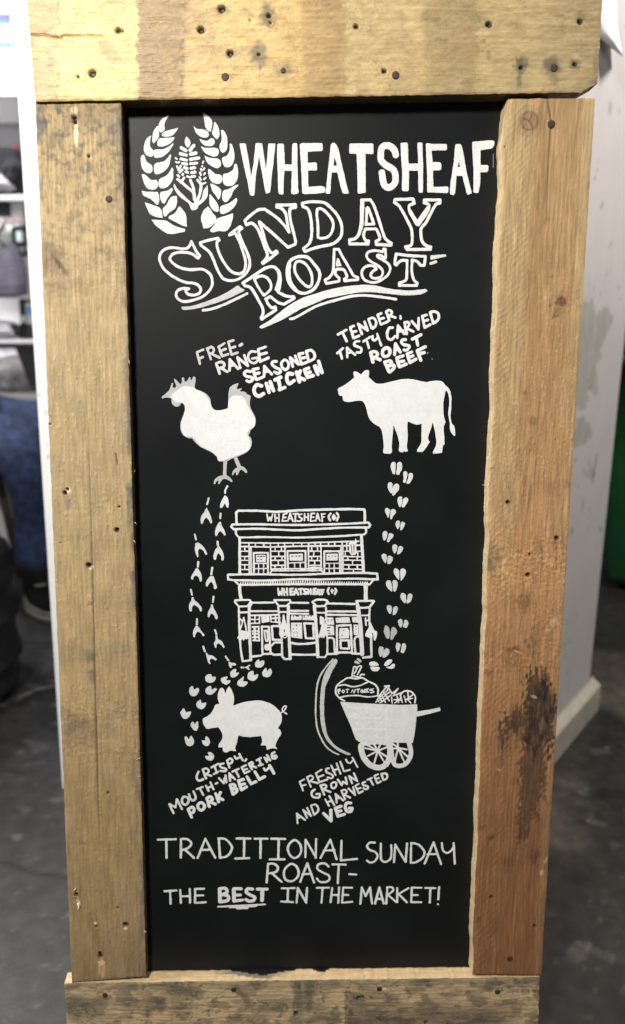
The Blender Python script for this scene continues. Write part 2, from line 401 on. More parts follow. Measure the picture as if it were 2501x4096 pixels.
o = bm_obj('shaft', bm, M['dark'], b_, None, True); s_ = o.modifiers.new('s', 'SUBSURF'); s_.levels = 2; s_.render_levels = 2
bm = bmesh.new(); bmesh.ops.create_cube(bm, size=1); bmesh.ops.subdivide_edges(bm, edges=list(bm.edges), cuts=3, use_grid_fill=True)
for v in bm.verts: v.co = Vector((v.co.x*.24+.03, v.co.y*.10, v.co.z*.07*(1.1-v.co.x*.8)+.04))
o = bm_obj('foot', bm, M['dark'], b_, None, True); s_ = o.modifiers.new('s', 'SUBSURF'); s_.levels = 2; s_.render_levels = 2
lump('pouch', 'small red zipped pouch on the upper shelf beside the pillar edge', 'pouch', 68, 618, D1+.16, .022, .04, .035, M['red'], seed=4)
lump('cloth_bag', 'crumpled white cloth bag lying on the upper shelf under the boot', 'bag', 4, 735, D1+.03, .07, .05, .035, M['shirt'], seed=7, tilt=.25)
lump('cap', 'dark grey peaked cap on top of the folded sheet on the upper shelf', 'cap', 62, 690, D1+.03, .055, .06, .055, M['dark'], seed=12, tilt=-.5)
thing_box('folded_sheet', 'white folded sheet on the upper shelf above the dark shoes', 'sheet', 8, 722, 80, 745, D1+.05, .16, M['paper'], .008)
lump('shoe', 'black shoe lying at the front of the upper shelf', 'shoe', 28, 762, D1+.05, .075, .05, .030, M['dark'], seed=15, zbase=z2)
lump('grey_shoe', 'dark grey shoe at the right end of the upper shelf', 'shoe', 84, 752, D1+.06, .03, .06, .045, M['dark'], seed=18, zbase=z2)
# third level
thing_box('storage_box', 'black storage box under the upper shelf board', 'box', -160, 806, 40, 866, D1+.03, .3, M['dark'])
thing_box('metal_tin', 'grey metal tin beside the black storage box', 'tin', 43, 806, 93, 868, D1+.03, .25, M['grey'])
sg = thing_box('shelf_sign', 'white strip sign with red capitals under the boxes on the shelf', 'sign', -150, 868, 97, 898, D1-.004, .012, M['box'], .001)
fc = bpy.data.curves.new('red_lettering', 'FONT'); fc.body = 'NO ZONE'; fc.size = .032; fc.extrude = .0006
tmp = bpy.data.objects.new('tmp', fc); COL.objects.link(tmp); bpy.context.view_layer.update()
fm = bpy.data.meshes.new_from_object(tmp.evaluated_get(bpy.context.evaluated_depsgraph_get())); bpy.data.objects.remove(tmp)
ft = link('red_lettering', fm, None); fm.materials.clear(); fm.materials.append(M['red'])
pp = on_y(-52, 893, D1-.006); ft.location = pp - sg.location; ft.parent = sg; ft.rotation_euler = (math.pi/2, 0, 0)
e = empty('hand_lamp', on_y(78, 1010, D1+.02), label='black hand lamp with an upright pale window hanging by the pillar edge', cat='lamp')
p = e.location
a = on_y(48, 985, D1+.02); b = on_y(102, 905, D1+.02)
box('casing', (a.x-p.x, 0, a.z-p.z), (b.x-p.x, .05, b.z-p.z), M['black'], e, .01)
a = on_y(68, 968, D1); b = on_y(88, 925, D1)
box('window', (a.x-p.x, -.026, a.z-p.z), (b.x-p.x, .001, b.z-p.z), M['glass'], e, .004)
tube('handle', [(.02, .02, .01), (.05, .02, -.03), (.055, .02, -.06)], .012, M['black'], e)
tube('strap', [(-.06, .01, .11), (-.09, .01, .05), (-.02, .01, .0), (.02, .01, -.01)], .006, M['black'], e)
# fanned bundle of lilac swatches leaning on a white sheet
e = empty('swatch_bundle', on_y(20, 1160, D1+.05), label='fanned bundle of greyish lilac cloth swatches on a white sheet', cat='swatches')
for i in range(9):
    bm = bmesh.new(); bmesh.ops.create_cube(bm, size=1); bmesh.ops.subdivide_edges(bm, edges=list(bm.edges), cuts=4, use_grid_fill=True)
    for v in bm.verts: v.co = Vector((v.co.x*.24, v.co.y*.012, v.co.z*.055+.008*math.sin(v.co.x*14+i)))
    o = bm_obj('swatch', bm, M['lilac'], e, (-.03+.003*i, -.02-.008*i, .10-.013*i), True); o.rotation_euler = (0, -.55+.06*i, 0)
lump('paper_bundle', 'crumpled white paper bundle beside the black hand lamp on the shelf', 'paper', 20, 925, D1+.08, .09, .05, .05, M['paper'], seed=41)
lump('towel', 'rolled pale towel at the front of the middle shelf by the coffee machine', 'towel', 15, 1330, D1+.06, .08, .07, .04, M['shirt'], seed=44, zbase=zy(1358))
thing_box('white_folder', 'white folder standing behind the lilac swatches', 'folder', -60, 950, 60, 1180, D1+.2, .02, M['paper'], .002)
e = empty('coffee_machine', on_y(100, 1357, D1+.06), label='small black coffee machine with a blue and white panel on the middle shelf', cat='coffee machine')
p = e.location
def rel(n, x0, y0, x1, y1, y0d, y1d, m, bev=.006):
    a = on_y(x0, y1, D1+.06); b = on_y(x1, y0, D1+.06); return box(n, (a.x-p.x, y0d, a.z-p.z), (b.x-p.x, y1d, b.z-p.z), m, e, bev)
rel('column', 80, 1195, 106, 1300, 0, .1, M['black'], .012); rel('base', 75, 1300, 130, 1354, -.02, .12, M['black'], .012)
rel('drip_tray', 42, 1296, 92, 1342, -.05, .06, M['black'], .01); rel('front_panel', 107, 1212, 128, 1298, .0, .09, M['box'], .004); rel('front_label', 110, 1225, 126, 1260, -.003, .001, M['blue'], .0005)
rel('water_window', 87, 1262, 101, 1290, -.004, .002, M['glass'], .001)
# desk level
lump('plastic_bag', 'crumpled see-through grey plastic bag on the desk board left of the monitor', 'bag', 28, 1510, D1+.04, .19, .10, .10, M['grey_bag'], seed=31, zbase=zy(1572))
e = empty('monitor', on_y(110, 1560, D1-.1), label='black flat monitor leaning at the pillar edge above the desk', cat='monitor')
bm = bmesh.new()
qs = [on_y(62, 1392, D1-.1), on_y(150, 1392, D1-.1), on_y(160, 1548, D1-.1), on_y(122, 1548, D1-.1)]
f0 = [bm.verts.new(q-e.location) for q in qs]; f1 = [bm.verts.new(q-e.location+Vector((0, .04, 0))) for q in qs]
bm.faces.new(f0); bm.faces.new(f1[::-1])
for i in range(4): bm.faces.new((f0[i], f1[i], f1[(i+1) % 4], f0[(i+1) % 4]))
bm_obj('screen', bm, M['black'], e)
box('top_rail', (-.15, -.006, qs[0].z-e.location.z-.0), (.12, .045, qs[0].z-e.location.z+.018), M['dark'], e)

# ---------------------------------------------------------------- seated person (mostly hidden behind the pillar edge and outside the frame)
pe = empty('person', (-1.1, 2.95, 0), label='person in blue jeans and black canvas shoes sitting with knees towards the pillar', cat='person')
def W(x, y, z): return (x-pe.location.x, y-pe.location.y, z)
kneeL, kneeR = (-.775, 2.60, .60), (-.62, 2.90, .61)
ankL, ankR = (-.83, 2.79, .12), (-.62, 3.05, .12)
nodes = [((-1.12, 2.97, .72), (.13, .11)), ((-1.20, 2.99, .90), (.12, .10)), ((-1.36, 3.01, 1.10), (.16, .11)), ((-1.45, 3.02, 1.21), (.12, .09)),
         ((-1.49, 3.02, 1.29), .055), ((-1.52, 3.01, 1.37), (.075, .085)), ((-1.54, 3.0, 1.46), (.08, .09)), ((-1.55, 3.0, 1.53), (.06, .07)),
         ((-1.18, 2.88, .62), (.105, .10)), ((-.97, 2.73, .615), (.11, .11)), (kneeL, (.095, .095)), ((-.805, 2.72, .36), (.052, .058)), (ankL, (.034, .036)), ((-.80, 2.72, .05), (.030, .022)),
         ((-1.04, 3.07, .62), (.105, .10)), ((-.85, 3.0, .63), (.09, .09)), (kneeR, (.07, .07)), ((-.63, 3.0, .38), (.06, .065)), (ankR, (.042, .045)), ((-.55, 2.92, .045), (.042, .03)),
         ((-1.40, 2.83, 1.17), (.06, .06)), ((-1.43, 2.72, .96), (.045, .045)), ((-1.33, 2.72, .78), (.034, .034)), ((-1.27, 2.72, .74), (.034, .018)),
         ((-1.44, 3.20, 1.17), (.06, .06)), ((-1.46, 3.27, .96), (.045, .045)), ((-1.38, 3.20, .80), (.034, .034)), ((-1.33, 3.17, .76), (.034, .018))]
edges = [(0, 1), (1, 2), (2, 3), (3, 4), (4, 5), (5, 6), (6, 7), (0, 8), (8, 9), (9, 10), (10, 11), (11, 12), (12, 13), (0, 14), (14, 15), (15, 16), (16, 17), (17, 18), (18, 19),
         (3, 20), (20, 21), (21, 22), (22, 23), (3, 24), (24, 25), (25, 26), (26, 27)]
for base_i, sgn in ((23, -1), (27, 1)):
    b0 = nodes[base_i][0]
    for k in range(4):
        o_ = (k-1.5)*.018; L = (.03, .034, .032, .026)[k]; i0 = len(nodes)
        nodes += [((b0[0]+.02, b0[1]+o_, b0[2]), .009), ((b0[0]+.02+L, b0[1]+o_, b0[2]-.006), .0085), ((b0[0]+.02+L*1.8, b0[1]+o_, b0[2]-.022), .007)]
        edges += [(base_i, i0), (i0, i0+1), (i0+1, i0+2)]
    i0 = len(nodes); nodes += [((b0[0]-.01, b0[1]+sgn*-.036, b0[2]-.008), .010), ((b0[0]+.02, b0[1]+sgn*-.05, b0[2]-.02), .008)]; edges += [(base_i, i0), (i0, i0+1)]
nodes = [(W(*n[0]), n[1]) for n in nodes]
slim = [(n[0], tuple(q*.72 for q in n[1]) if isinstance(n[1], tuple) else n[1]) if 8 <= i_ <= 19 and isinstance(n[1], tuple) else n for i_, n in enumerate(nodes)]
skin_body('body', slim, edges, M['skin'], pe)
def leg_cloth(ids, grow):
    nn = [(W(-1.12, 2.97, .76), (.155, .135)), (W(-1.12, 2.97, .70), (.16, .135))]; ee = [(0, 1)]
    for leg in ((8, 9, 10, 11, 12), (14, 15, 16, 17, 18)):
        prev = 1
        for j in leg:
            r = nodes[j][1]; r = r if isinstance(r, tuple) else (r, r); i = len(nn)
            pos = nodes[j][0]
            if j in (12, 18): r = (.066, .070); pos = (pos[0], pos[1], pos[2]-.005)
            nn.append((pos, (r[0]+grow, r[1]+grow))); ee.append((prev, i)); prev = i
    return nn, ee
nn, ee = leg_cloth(None, .016); skin_body('jeans', nn, ee, M['jeans'], pe)
nn = [(W(-1.13, 2.97, .77), (.155, .13)), (W(-1.20, 2.99, .92), (.145, .12)), (W(-1.36, 3.01, 1.10), (.18, .13)), (W(-1.45, 3.02, 1.21), (.14, .105)), (W(-1.47, 3.02, 1.25), (.07, .07)),
      (W(-1.40, 2.83, 1.17), .078), (W(-1.43, 2.75, 1.02), .068), (W(-1.44, 3.20, 1.17), .078), (W(-1.45, 3.25, 1.02), .068)]
skin_body('shirt', nn, [(0, 1), (1, 2), (2, 3), (3, 4), (3, 5), (5, 6), (3, 7), (7, 8)], M['shirt'], pe)
skin_body('hair', [(W(-1.56, 3.02, 1.50), (.092, .10)), (W(-1.57, 3.02, 1.58), (.06, .07)), (W(-1.58, 3.03, 1.42), (.07, .09))], [(0, 1), (0, 2)], M['hair'], pe)
def shoe(x, y, ang, lift=0.):
    s = bpy.data.objects.new('shoe', None)
    L, Wd = .28, .10
    def foot(name, z0, z1, grow, m, parent, topf):
        bm = bmesh.new(); n = 40; lo = []; hi = []
        for i in range(n):
            a = 2*math.pi*i/n; cx_, sy_ = math.cos(a), math.sin(a)
            wx = (Wd/2+grow)*(1 - .18*(sy_ < 0)*abs(sy_)); 
            X_ = cx_*wx; Y_ = sy_*(L/2+grow)
            lo.append(bm.verts.new((X_, Y_, z0)))
            hi.append(bm.verts.new((X_*topf[0], Y_*topf[1] + topf[2], z1(Y_) if callable(z1) else z1)))
        for i in range(n): bm.faces.new((lo[i], lo[(i+1) % n], hi[(i+1) % n], hi[i]))
        bm.faces.new(lo[::-1]); bm.faces.new(hi)
        return bm_obj(name, bm, m, parent, None, True)
    up_ = foot('shoe', .028, lambda Y_: .06 + .06*max(0, min(1, (-Y_+.03)/.12)), -.004, M['canvas'], pe, (.80, .93, -.004))
    up_.location = W(x, y, 0); up_.rotation_euler = (0, 0, ang)
    for nm, z0, z1, g in (('sole', .0, .026, .003),):
        foot(nm, z0, z1, g, M['sole'], up_, (1, 1, 0))
    foot('rubber_band', .0262, .030, .0025, M['canvas'], up_, (1, 1, 0)); foot('rubber_rim', .0302, .037, .001, M['sole'], up_, (1, 1, 0))
    bm_ = lathe('collar', [(.040, .05), (.045, .09), (.047, .15), (.052, .17), (.046, .168), (.03, .16)], M['canvas'], up_, (0, -.06, 0), 24); bm_.scale = (1, 1.25, 1)
    pts = [(-.047, -.10, .085), (-.050, -.05, .088), (-.052, 0, .07), (-.050, .04, .052), (-.048, .07, .038)]
    tube('side_stripe', pts, [.004, .006, .007, .007, .005], M['sole'], up_, 6)
    pts = [(-.02, .0, .1), (0, .01, .102), (.02, .0, .1)]; tube('lace', pts, .004, M['sole'], up_, 6)
    return up_
shoe(-.79, 2.70, R_(214)); shoe(-.585, 2.98, R_(200))
st = empty('stool', (-1.13, 2.98, 0), label='dark wooden stool under the seated person', cat='stool')
lathe('seat', [(.17, .50), (.19, .505), (.19, .53), (.17, .54)], M['stool'], st)
for k in range(4):
    a = math.pi/4+k*math.pi/2; tube('leg', [(.12*math.cos(a), .12*math.sin(a), .505), (.2*math.cos(a), .2*math.sin(a), .0)], .018, M['stool'], st)

# black ribbed tub at the lower left
tb = empty('tub', (-.955, 2.05, 0), label='black ribbed plastic drum with a grey cap on the floor at the left edge', cat='drum')
prof = [(.20, 0), (.255, .012), (.272, .04)]
for k in range(1, 60):
    z = .04+.36*k/60; prof.append((.270+.012*math.exp(-((z-.11)/.012)**2)+.014*math.exp(-((z-.24)/.014)**2)+.012*math.exp(-((z-.35)/.010)**2)+.003*math.sin(z*60), z))
prof += [(.262, .41), (.23, .43), (.10, .44)]
lathe('drum', prof, M['black'], tb, n=64)
lathe('cap', [(.085, .441), (.09, .45), (.085, .50), (.05, .525), (0, .53)], M['grey'], tb, (.13, -.02, 0))
tube('tap', [(.19, -.03, .47), (.24, -.03, .47), (.262, -.03, .463)], .016, M['grey'], tb)
# green wheelie bin at the right
q0 = on_floor(2506, 2478); q1 = on_floor(2440, 2262)
dn = (q1-q0).normalized(); rt = Vector((dn.y, -dn.x, 0))
d1 = (q0-q1).normalized(); d2 = Vector((-d1.y, d1.x, 0)); qo = q1 - d1*.05 - d2*.085
gb = empty('wheelie_bin', qo, rz=math.atan2(d1.y, d1.x), label='dark green wheelie bin standing on the concrete floor right of the pillar', cat='bin')
bm = bmesh.new(); Wb, Db = .46, .50; rings = []
for z, g in ((.03, -.06), (.06, -.05), (.5, .0), (.86, .05), (.865, .07), (.90, .07), (.905, .05)):
    ring = []
    for (cx_, cy_, a0) in ((Wb-.04, Db-.04, 0), (.04, Db-.04, 90), (.04, .04, 180), (Wb-.04, .04, 270)):
        for k in range(5):
            a = R_(a0+k*22.5); ring.append(bm.verts.new((cx_+(.04)*math.cos(a)+g*(1 if cx_ > .2 else -1), cy_+.04*math.sin(a)+g*(1 if cy_ > .2 else -1), z)))
    rings.append(ring)
for A, B in zip(rings, rings[1:]):
    n = len(A)
    for k in range(n): bm.faces.new((A[k], A[(k+1) % n], B[(k+1) % n], B[k]))
bm.faces.new(rings[0][::-1]); bm.faces.new(rings[-1])
bm_obj('body', bm, M['green'], gb, None, True)
box('lid', (-.08, -.08, .906), (Wb+.08, Db+.08, .955), M['green'], gb, .02)
for s in (.03, Wb-.03):
    w = lathe('wheel', [(.02, -.02), (.09, -.02), (.1, 0), (.09, .02), (.02, .02)], M['black'], gb, (s, Db+.03, .1), 24); w.rotation_euler = (0, math.pi/2, 0)
box('handle', (.08, Db+.04, .87), (Wb-.08, Db+.09, .90), M['green'], gb, .01)

# ================================================================ the menu board
root = bpy.data.objects.new('menu_board', None); COL.objects.link(root); root.matrix_world = MROOT; root.empty_display_size = .1
tag(root, 'tall black menu board in a rough pallet wood frame with white painted lettering and animals', 'menu board')
def spot(px, py, cx, cy, rx, ry, ang=0., edge=.35, seed=0, rough=.35):
    a = R_(ang); dx = px-cx; dy = py-cy; x = dx*math.cos(a)+dy*math.sin(a); y = -dx*math.sin(a)+dy*math.cos(a)
    r = np.sqrt((x/rx)**2+(y/ry)**2) + rough*(vn(px/(rx*.45), py/(ry*.45), seed+int(cx))-.5)*2
    return 1-sm(1-edge, 1+edge, r)
def mixc(T, k, c): return T*(1-k[:, None]) + k[:, None]*np.array(c)
STEP = .00125
def plank(name, label, quad, w, thick, fn, mat_, vertical, sides, seed, edge_amp=.00035, chamfer=None, extra=None):
    """quad: TL, TR, BR, BL in photograph pixels, on the plane w in front of the panel"""
    C = [uvw(x, y, w) for x, y in quad]; C = [(float(a), float(b)) for a, b in C]
    nu = int(max(abs(C[1][0]-C[0][0]), abs(C[2][0]-C[3][0]))/STEP)+2; nv = int(max(abs(C[0][1]-C[3][1]), abs(C[1][1]-C[2][1]))/STEP)+2
    s, t = np.meshgrid(np.linspace(0, 1, nu), np.linspace(0, 1, nv))
    def bil(k): return (C[0][k]*(1-s)+C[1][k]*s)*(1-t) + (C[3][k]*(1-s)+C[2][k]*s)*t
    U, Vv = bil(0), bil(1)
    um, vm = U*1000, Vv*1000
    # outline wander, strongest at the rim
    du = edge_amp*((fbm(vm/9, um*0+3, 4, seed)-.5)*2*(1-np.minimum(1, s*nu/6)) + (fbm(vm/9, um*0+8, 4, seed+5)-.5)*2*(1-np.minimum(1, (1-s)*nu/6)))*2
    dv = edge_amp*((fbm(um/7, vm*0+3, 4, seed+2)-.5)*2*(1-np.minimum(1, t*nv/6)) + (fbm(um/7, vm*0+8, 4, seed+7)-.5)*2*(1-np.minimum(1, (1-t)*nv/6)))*2
    U = U+du; Vv = Vv+dv
    if extra: U, Vv = extra(U, Vv, s, t)
    px, py = pix(U, Vv, w)
    T, hgt = fn(px.ravel(), py.ravel(), um.ravel(), vm.ravel())
    rim = np.minimum(np.minimum(s*nu, (1-s)*nu), np.minimum(t*nv, (1-t)*nv)).ravel()
    hgt = hgt - .0010*np.exp(-rim/.9)
    V = np.stack([U.ravel(), Vv.ravel(), w+hgt], 1)
    I = np.arange(nu*nv).reshape(nv, nu); Q = np.stack([I[:-1, :-1], I[1:, :-1], I[1:, 1:], I[:-1, 1:]], -1).reshape(-1, 4)
    Vs, Ts, Qs = [V], [T], [Q]; off = nu*nv; nd = 8
    for side, idx in (('top', I[0, ::-1]), ('bottom', I[-1]), ('left', I[:, 0]), ('right', I[::-1, -1])):
        e = V[idx]; n = len(e); rows = []
        for k in range(nd+1):
            r = e.copy(); f = k/nd; r[:, 2] = e[:, 2]*(1-f) + (w-thick)*f
            if k: 
                nn_ = .0004*(vn(e[:, 0]*500, e[:, 1]*500+k*3, seed+k)-.5)
                r[:, 0] += nn_ if side in ('left', 'right') else 0; r[:, 1] += nn_ if side in ('top', 'bottom') else 0
            rows.append(r)
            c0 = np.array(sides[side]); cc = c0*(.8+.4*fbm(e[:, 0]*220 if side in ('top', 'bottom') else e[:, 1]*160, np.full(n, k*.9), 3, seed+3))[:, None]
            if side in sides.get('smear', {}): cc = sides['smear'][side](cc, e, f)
            Ts.append(cc)
        Vs += rows; J = off+np.arange((nd+1)*n).reshape(nd+1, n); off += (nd+1)*n
        Qs.append(np.stack([J[:-1, :-1], J[:-1, 1:], J[1:, 1:], J[1:, :-1]], -1).reshape(-1, 4))
    V = np.concatenate(Vs); T = np.concatenate(Ts)*(np.array([1.04, .985, .90]) if name != 'side_plank' or seed != 5 else np.array([1.02, 1.01, .99])); Q = np.concatenate(Qs)
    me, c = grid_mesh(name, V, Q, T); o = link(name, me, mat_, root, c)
    if label: o['label'] = label
    return o
NAILS = []
def holes(px, py, T, h, lst):
    for (cx, cy, r) in lst:
        d = np.hypot(px-cx, py-cy)/r + .35*(vn(px/5, py/5, 7)-.5)
        k = 1-sm(.75, 1.1, d); T = mixc(T, k*.96, (.008, .006, .005)); h = h - .005*k
        ring = np.exp(-((d-1.15)/.25)**2)*.35; T = T*(1-ring[:, None]*.5); h = h+.0002*ring
    return T, h
def frays(px, py, h, T, seed, amt=1., sx=3., sy=9., dens=None):
    k = sm(.80, .90, vn(px/sx, py/sy, seed))*(amt if dens is None else dens)
    h = h + .0006*k; T = T*(1+.25*k[:, None]); sh_ = sm(.80, .90, vn((px-2)/sx, (py-3)/sy, seed))*(amt if dens is None else dens)
    return h, T*(1-.22*np.clip(sh_-k, 0, 1)[:, None])  # offset shadow of the lifted fibres painted into the tint

def top_fn(px, py, u, v):
    wb = 22*(fbm(py/30, px/60+2, 4, 5)-.5)*2
    x = px+wb
    stops = [(60, (.60, .42, .21)), (216, (.60, .42, .21)), (236, (.74, .61, .255)), (545, (.76, .63, .27)), (566, (.335, .235, .115)), (712, (.345, .24, .112)), (756, (.56, .41, .19)),
             (1000, (.66, .50, .23)), (1200, (.60, .44, .20)), (1232, (.46, .33, .155)), (1360, (.40, .29, .14)), (1392, (.54, .43, .23)), (1675, (.51, .40, .215)), (1725, (.40, .32, .175)),
             (1890, (.36, .29, .16)), (1930, (.47, .385, .21)), (2150, (.46, .37, .21)), (2420, (.38, .31, .185))]
    xs_ = [a for a, _ in stops]; T = np.stack([np.interp(x, xs_, [c[i] for _, c in stops]) for i in range(3)], -1)
    g = fbm(u*.035+fbm(u*.01, v*.05, 2, 3)*2, v*.55, 4, 11); T *= (.90+.20*g)[:, None]
    ln = sm(.62, .75, fbm(u*.02, v*.35, 4, 44)); T *= (1-.05*ln)[:, None]
    m = sm(.5, .75, fbm(u*.05, v*.05, 4, 13)); T = mixc(T, m*.30, (.36, .25, .14))
    for xl, st_ in ((232, .5), (556, .55), (728, .55), (870, .0), (1222, .12), (1376, .2), (1715, .15), (1905, .2)):
        T *= (1-st_*np.exp(-((x-xl)/6)**2)*sm(.35, .65, vn(py/14, px/20, 9)))[:, None]
    # diagonal saw marks
    sd = np.sin((px*.6+py)*.22+3*vn(px/60, py/60, 4)); T *= (1+.03*sd*sm(.4, .7, vn(px/120, py/120, 6)))[:, None]
    speck = sm(.74, .84, vn(px/5, py/4, 15))*sm(.45, .62, vn(px/80, py/70, 16)); T = mixc(T, speck*.45, (.20, .13, .07))
    patch = sm(.60, .72, fbm(px/45, py/28, 4, 52))*((px > 560) & (px < 740)); T = mixc(T, patch*.4, (.28, .18, .09))
    k = spot(px, py, 435, 205, 24, 52, -35, .3, 3, .15); T = mixc(T, k*.55, (.50, .30, .13)); kr = spot(px, py, 435, 205, 28, 58, -35, .12, 3, .1)-k; T = mixc(T, np.clip(kr, 0, 1)*.5, (.35, .2, .09))
    for cx, cy, rx, ry, st_ in ((888, 37, 24, 18, .5), (1072, 62, 30, 42, .75), (922, 215, 22, 17, .6), (1035, 218, 34, 42, .75), (1133, 280, 34, 24, .5), (804, 119, 18, 15, .4), (848, 150, 12, 9, .4), (840, 95, 20, 12, .25),
                                (2085, 265, 25, 35, .8), (2078, 325, 10, 28, .5), (2212, 268, 38, 34, .8), (2218, 318, 14, 22, .4), (2300, 258, 24, 20, .7), (2322, 70, 18, 22, .5), (1956, 97, 24, 16, .4), (2232, 60, 30, 12, .3),
                                (1040, 270, 5, 26, .5), (2250, 110, 12, 18, .25), (2340, 175, 14, 9, .3), (1745, 78, 16, 9, .35), (1700, 60, 22, 18, .25), (2383, 340, 30, 20, .4), (2385, 270, 12, 60, .35), (398, 105, 12, 8, .35), (290, 108, 14, 9, .3),
                                (1955, 220, 8, 16, .4), (1935, 165, 10, 8, .4), (350, 245, 22, 6, .3), (480, 265, 8, 26, .2)):
        T = mixc(T, spot(px, py, cx, cy, rx, ry, 0, .55, 2)*st_, (.085, .088, .078))
    mt = fbm(px/38, py/26, 4, 57)-.5; T *= (1+.42*mt)[:, None]; bm_ = sm(.58, .70, fbm(px/24+9, py/15, 4, 58)); T = mixc(T, bm_*.28, (.33, .215, .11))
    h = .00035*(g-.5)*2 + .00012*(fbm(u*.1, v*1.6, 3, 8)-.5)*2 + .0003*sd*.15
    cr = [(108, 137), (170, 140), (245, 149), (250, 142), (330, 143), (475, 144)]
    d = polyd(px, py+2*(vn(px/12, px*0, 3)-.5)*2, cr); wd_ = np.interp(px, [110, 250, 480], [4.5, 4, 1.8]); st_ = np.interp(px, [110, 260, 480], [1, .95, .35])
    k = np.exp(-(d/wd_)**2)*st_; T = mixc(T, k*.9, (.05, .03, .015)); h = h-.0016*k
    h, T = frays(px, py, h, T, 33, .35, 6, 2.5)
    T, h = holes(px, py, T, h, [(a_, b_, c_*1.3) for a_, b_, c_ in [(370, 293, 12), (472, 122, 9), (492, 125, 4), (888, 37, 11), (804, 119, 11), (1075, 62, 7), (1082, 92, 4), (921, 213, 10), (1036, 217, 5), (1425, 106, 8), (1956, 97, 10), (2321, 88, 8), (1538, 284, 8), (2085, 271, 6), (2300, 258, 7), (313, 307, 4), (1000, 80, 3)]])
    return T, h
def left_fn(px, py, u, v):
    g = fbm(u*.55, v*.018+fbm(u*.05, v*.01, 2, 2), 4, 21); g2 = fbm(u*1.6, v*.05, 3, 24)
    T = np.stack([np.interp(py, [400, 700, 1200, 2000, 2900, 3930], a) for a in ((.42, .47, .48, .45, .41, .29), (.305, .352, .365, .335, .29, .20), (.155, .19, .205, .18, .145, .098))], -1)  # tint darkens downwards: falloff of the light put into the wood colour
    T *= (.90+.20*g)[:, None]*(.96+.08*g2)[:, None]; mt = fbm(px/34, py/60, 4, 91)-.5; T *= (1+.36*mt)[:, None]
    m = sm(.46, .68, fbm(u*.045, v*.03, 4, 23)); T = mixc(T, m*.28, (.36, .27, .18))
    # grey mould blotches, dense at the top and thinning out downwards
    dn_ = np.interp(py, [400, 620, 900, 1200, 1500, 3930], [.95, .75, .45, .15, .04, .06])
    bl = sm(.57, .68, fbm(px/26+3, py/20, 4, 26))*dn_; T = mixc(T, bl*.72, (.13, .12, .11))
    b2 = sm(.64, .70, vn(px/9, py/17, 28))*dn_; T = mixc(T, b2*.55, (.12, .105, .085))
    ed = sm(40, 0, np.abs(px-np.interp(py, [400, 3930], [485, 585])))*sm(.45, .65, vn(px/14, py/60, 29)); T = mixc(T, ed*.55, (.12, .12, .13))
    ed = sm(30, 0, np.abs(px-np.interp(py, [400, 1000], [142, 165])))*sm(.4, .6, vn(px/20, py/40, 30))*(py < 900); T = mixc(T, ed*.6, (.12, .12, .12))
    for cx, cy, rx, ry, a, st_, c in ((158, 500, 26, 45, 10, .75, (.10, .10, .11)), (455, 520, 40, 60, 20, .4, (.15, .15, .15)), (215, 560, 25, 30, 0, .45, (.16, .14, .12)), (360, 470, 60, 40, 0, .35, (.2, .15, .1)),
                                      (205, 1060, 50, 62, -15, .7, (.27, .19, .125)), (215, 1000, 55, 22, 25, .7, (.23, .18, .12)), (240, 1060, 8, 38, -35, .8, (.10, .07, .045)), (175, 1075, 18, 26, 0, .4, (.2, .11, .06)),
                                      (335, 1150, 24, 32, -20, .5, (.30, .21, .12)), (215, 1150, 40, 22, 0, .55, (.26, .2, .13)), (440, 1015, 45, 22, 35, .55, (.25, .19, .12)), (410, 1000, 12, 8, 0, .6, (.18, .14, .1)),
                                      (528, 1970, 26, 34, 20, .8, (.10, .11, .13)), (530, 2050, 16, 70, 0, .55, (.13, .13, .14)), (540, 2310, 14, 22, 0, .7, (.13, .12, .12)), (500, 1700, 40, 30, 0, .3, (.25, .24, .2)),
                                      (362, 2625, 22, 20, 0, .8, (.17, .14, .11)), (365, 2688, 17, 9, 0, .8, (.17, .13, .10)), (370, 2710, 14, 16, 0, .6, (.2, .15, .11)), (280, 2610, 90, 40, 0, .45, (.25, .19, .13)), (470, 2600, 60, 40, 0, .4, (.24, .2, .15)),
                                      (270, 2860, 70, 26, 10, .55, (.22, .16, .1)), (330, 2930, 85, 45, 0, .5, (.24, .18, .115)), (300, 2905, 50, 20, -20, .5, (.17, .12, .08)), (460, 2870, 45, 60, 20, .4, (.27, .21, .15)), (535, 3060, 22, 60, 0, .4, (.2, .16, .12)),
                                      (550, 3330, 30, 10, 0, .45, (.2, .17, .13)), (320, 3372, 26, 5, 0, .5, (.2, .15, .1)), (320, 2150, 60, 12, 0, .35, (.25, .19, .13)), (540, 2150, 14, 12, 0, .5, (.2, .17, .14)),
                                      (545, 3850, 30, 50, 0, .35, (.16, .13, .1)), (520, 1340, 22, 50, 0, .35, (.25, .24, .22)), (310, 1620, 22, 40, 0, .35, (.27, .22, .16)), (355, 1335, 8, 8, 0, .3, (.2, .15, .1)), (360, 2413, 9, 8, 0, .7, (.17, .11, .06)), (430, 2433, 5, 5, 0, .5, (.2, .1, .05))):
        T = mixc(T, spot(px, py, cx, cy, rx, ry, a, .6, 3, .5)*st_, c)
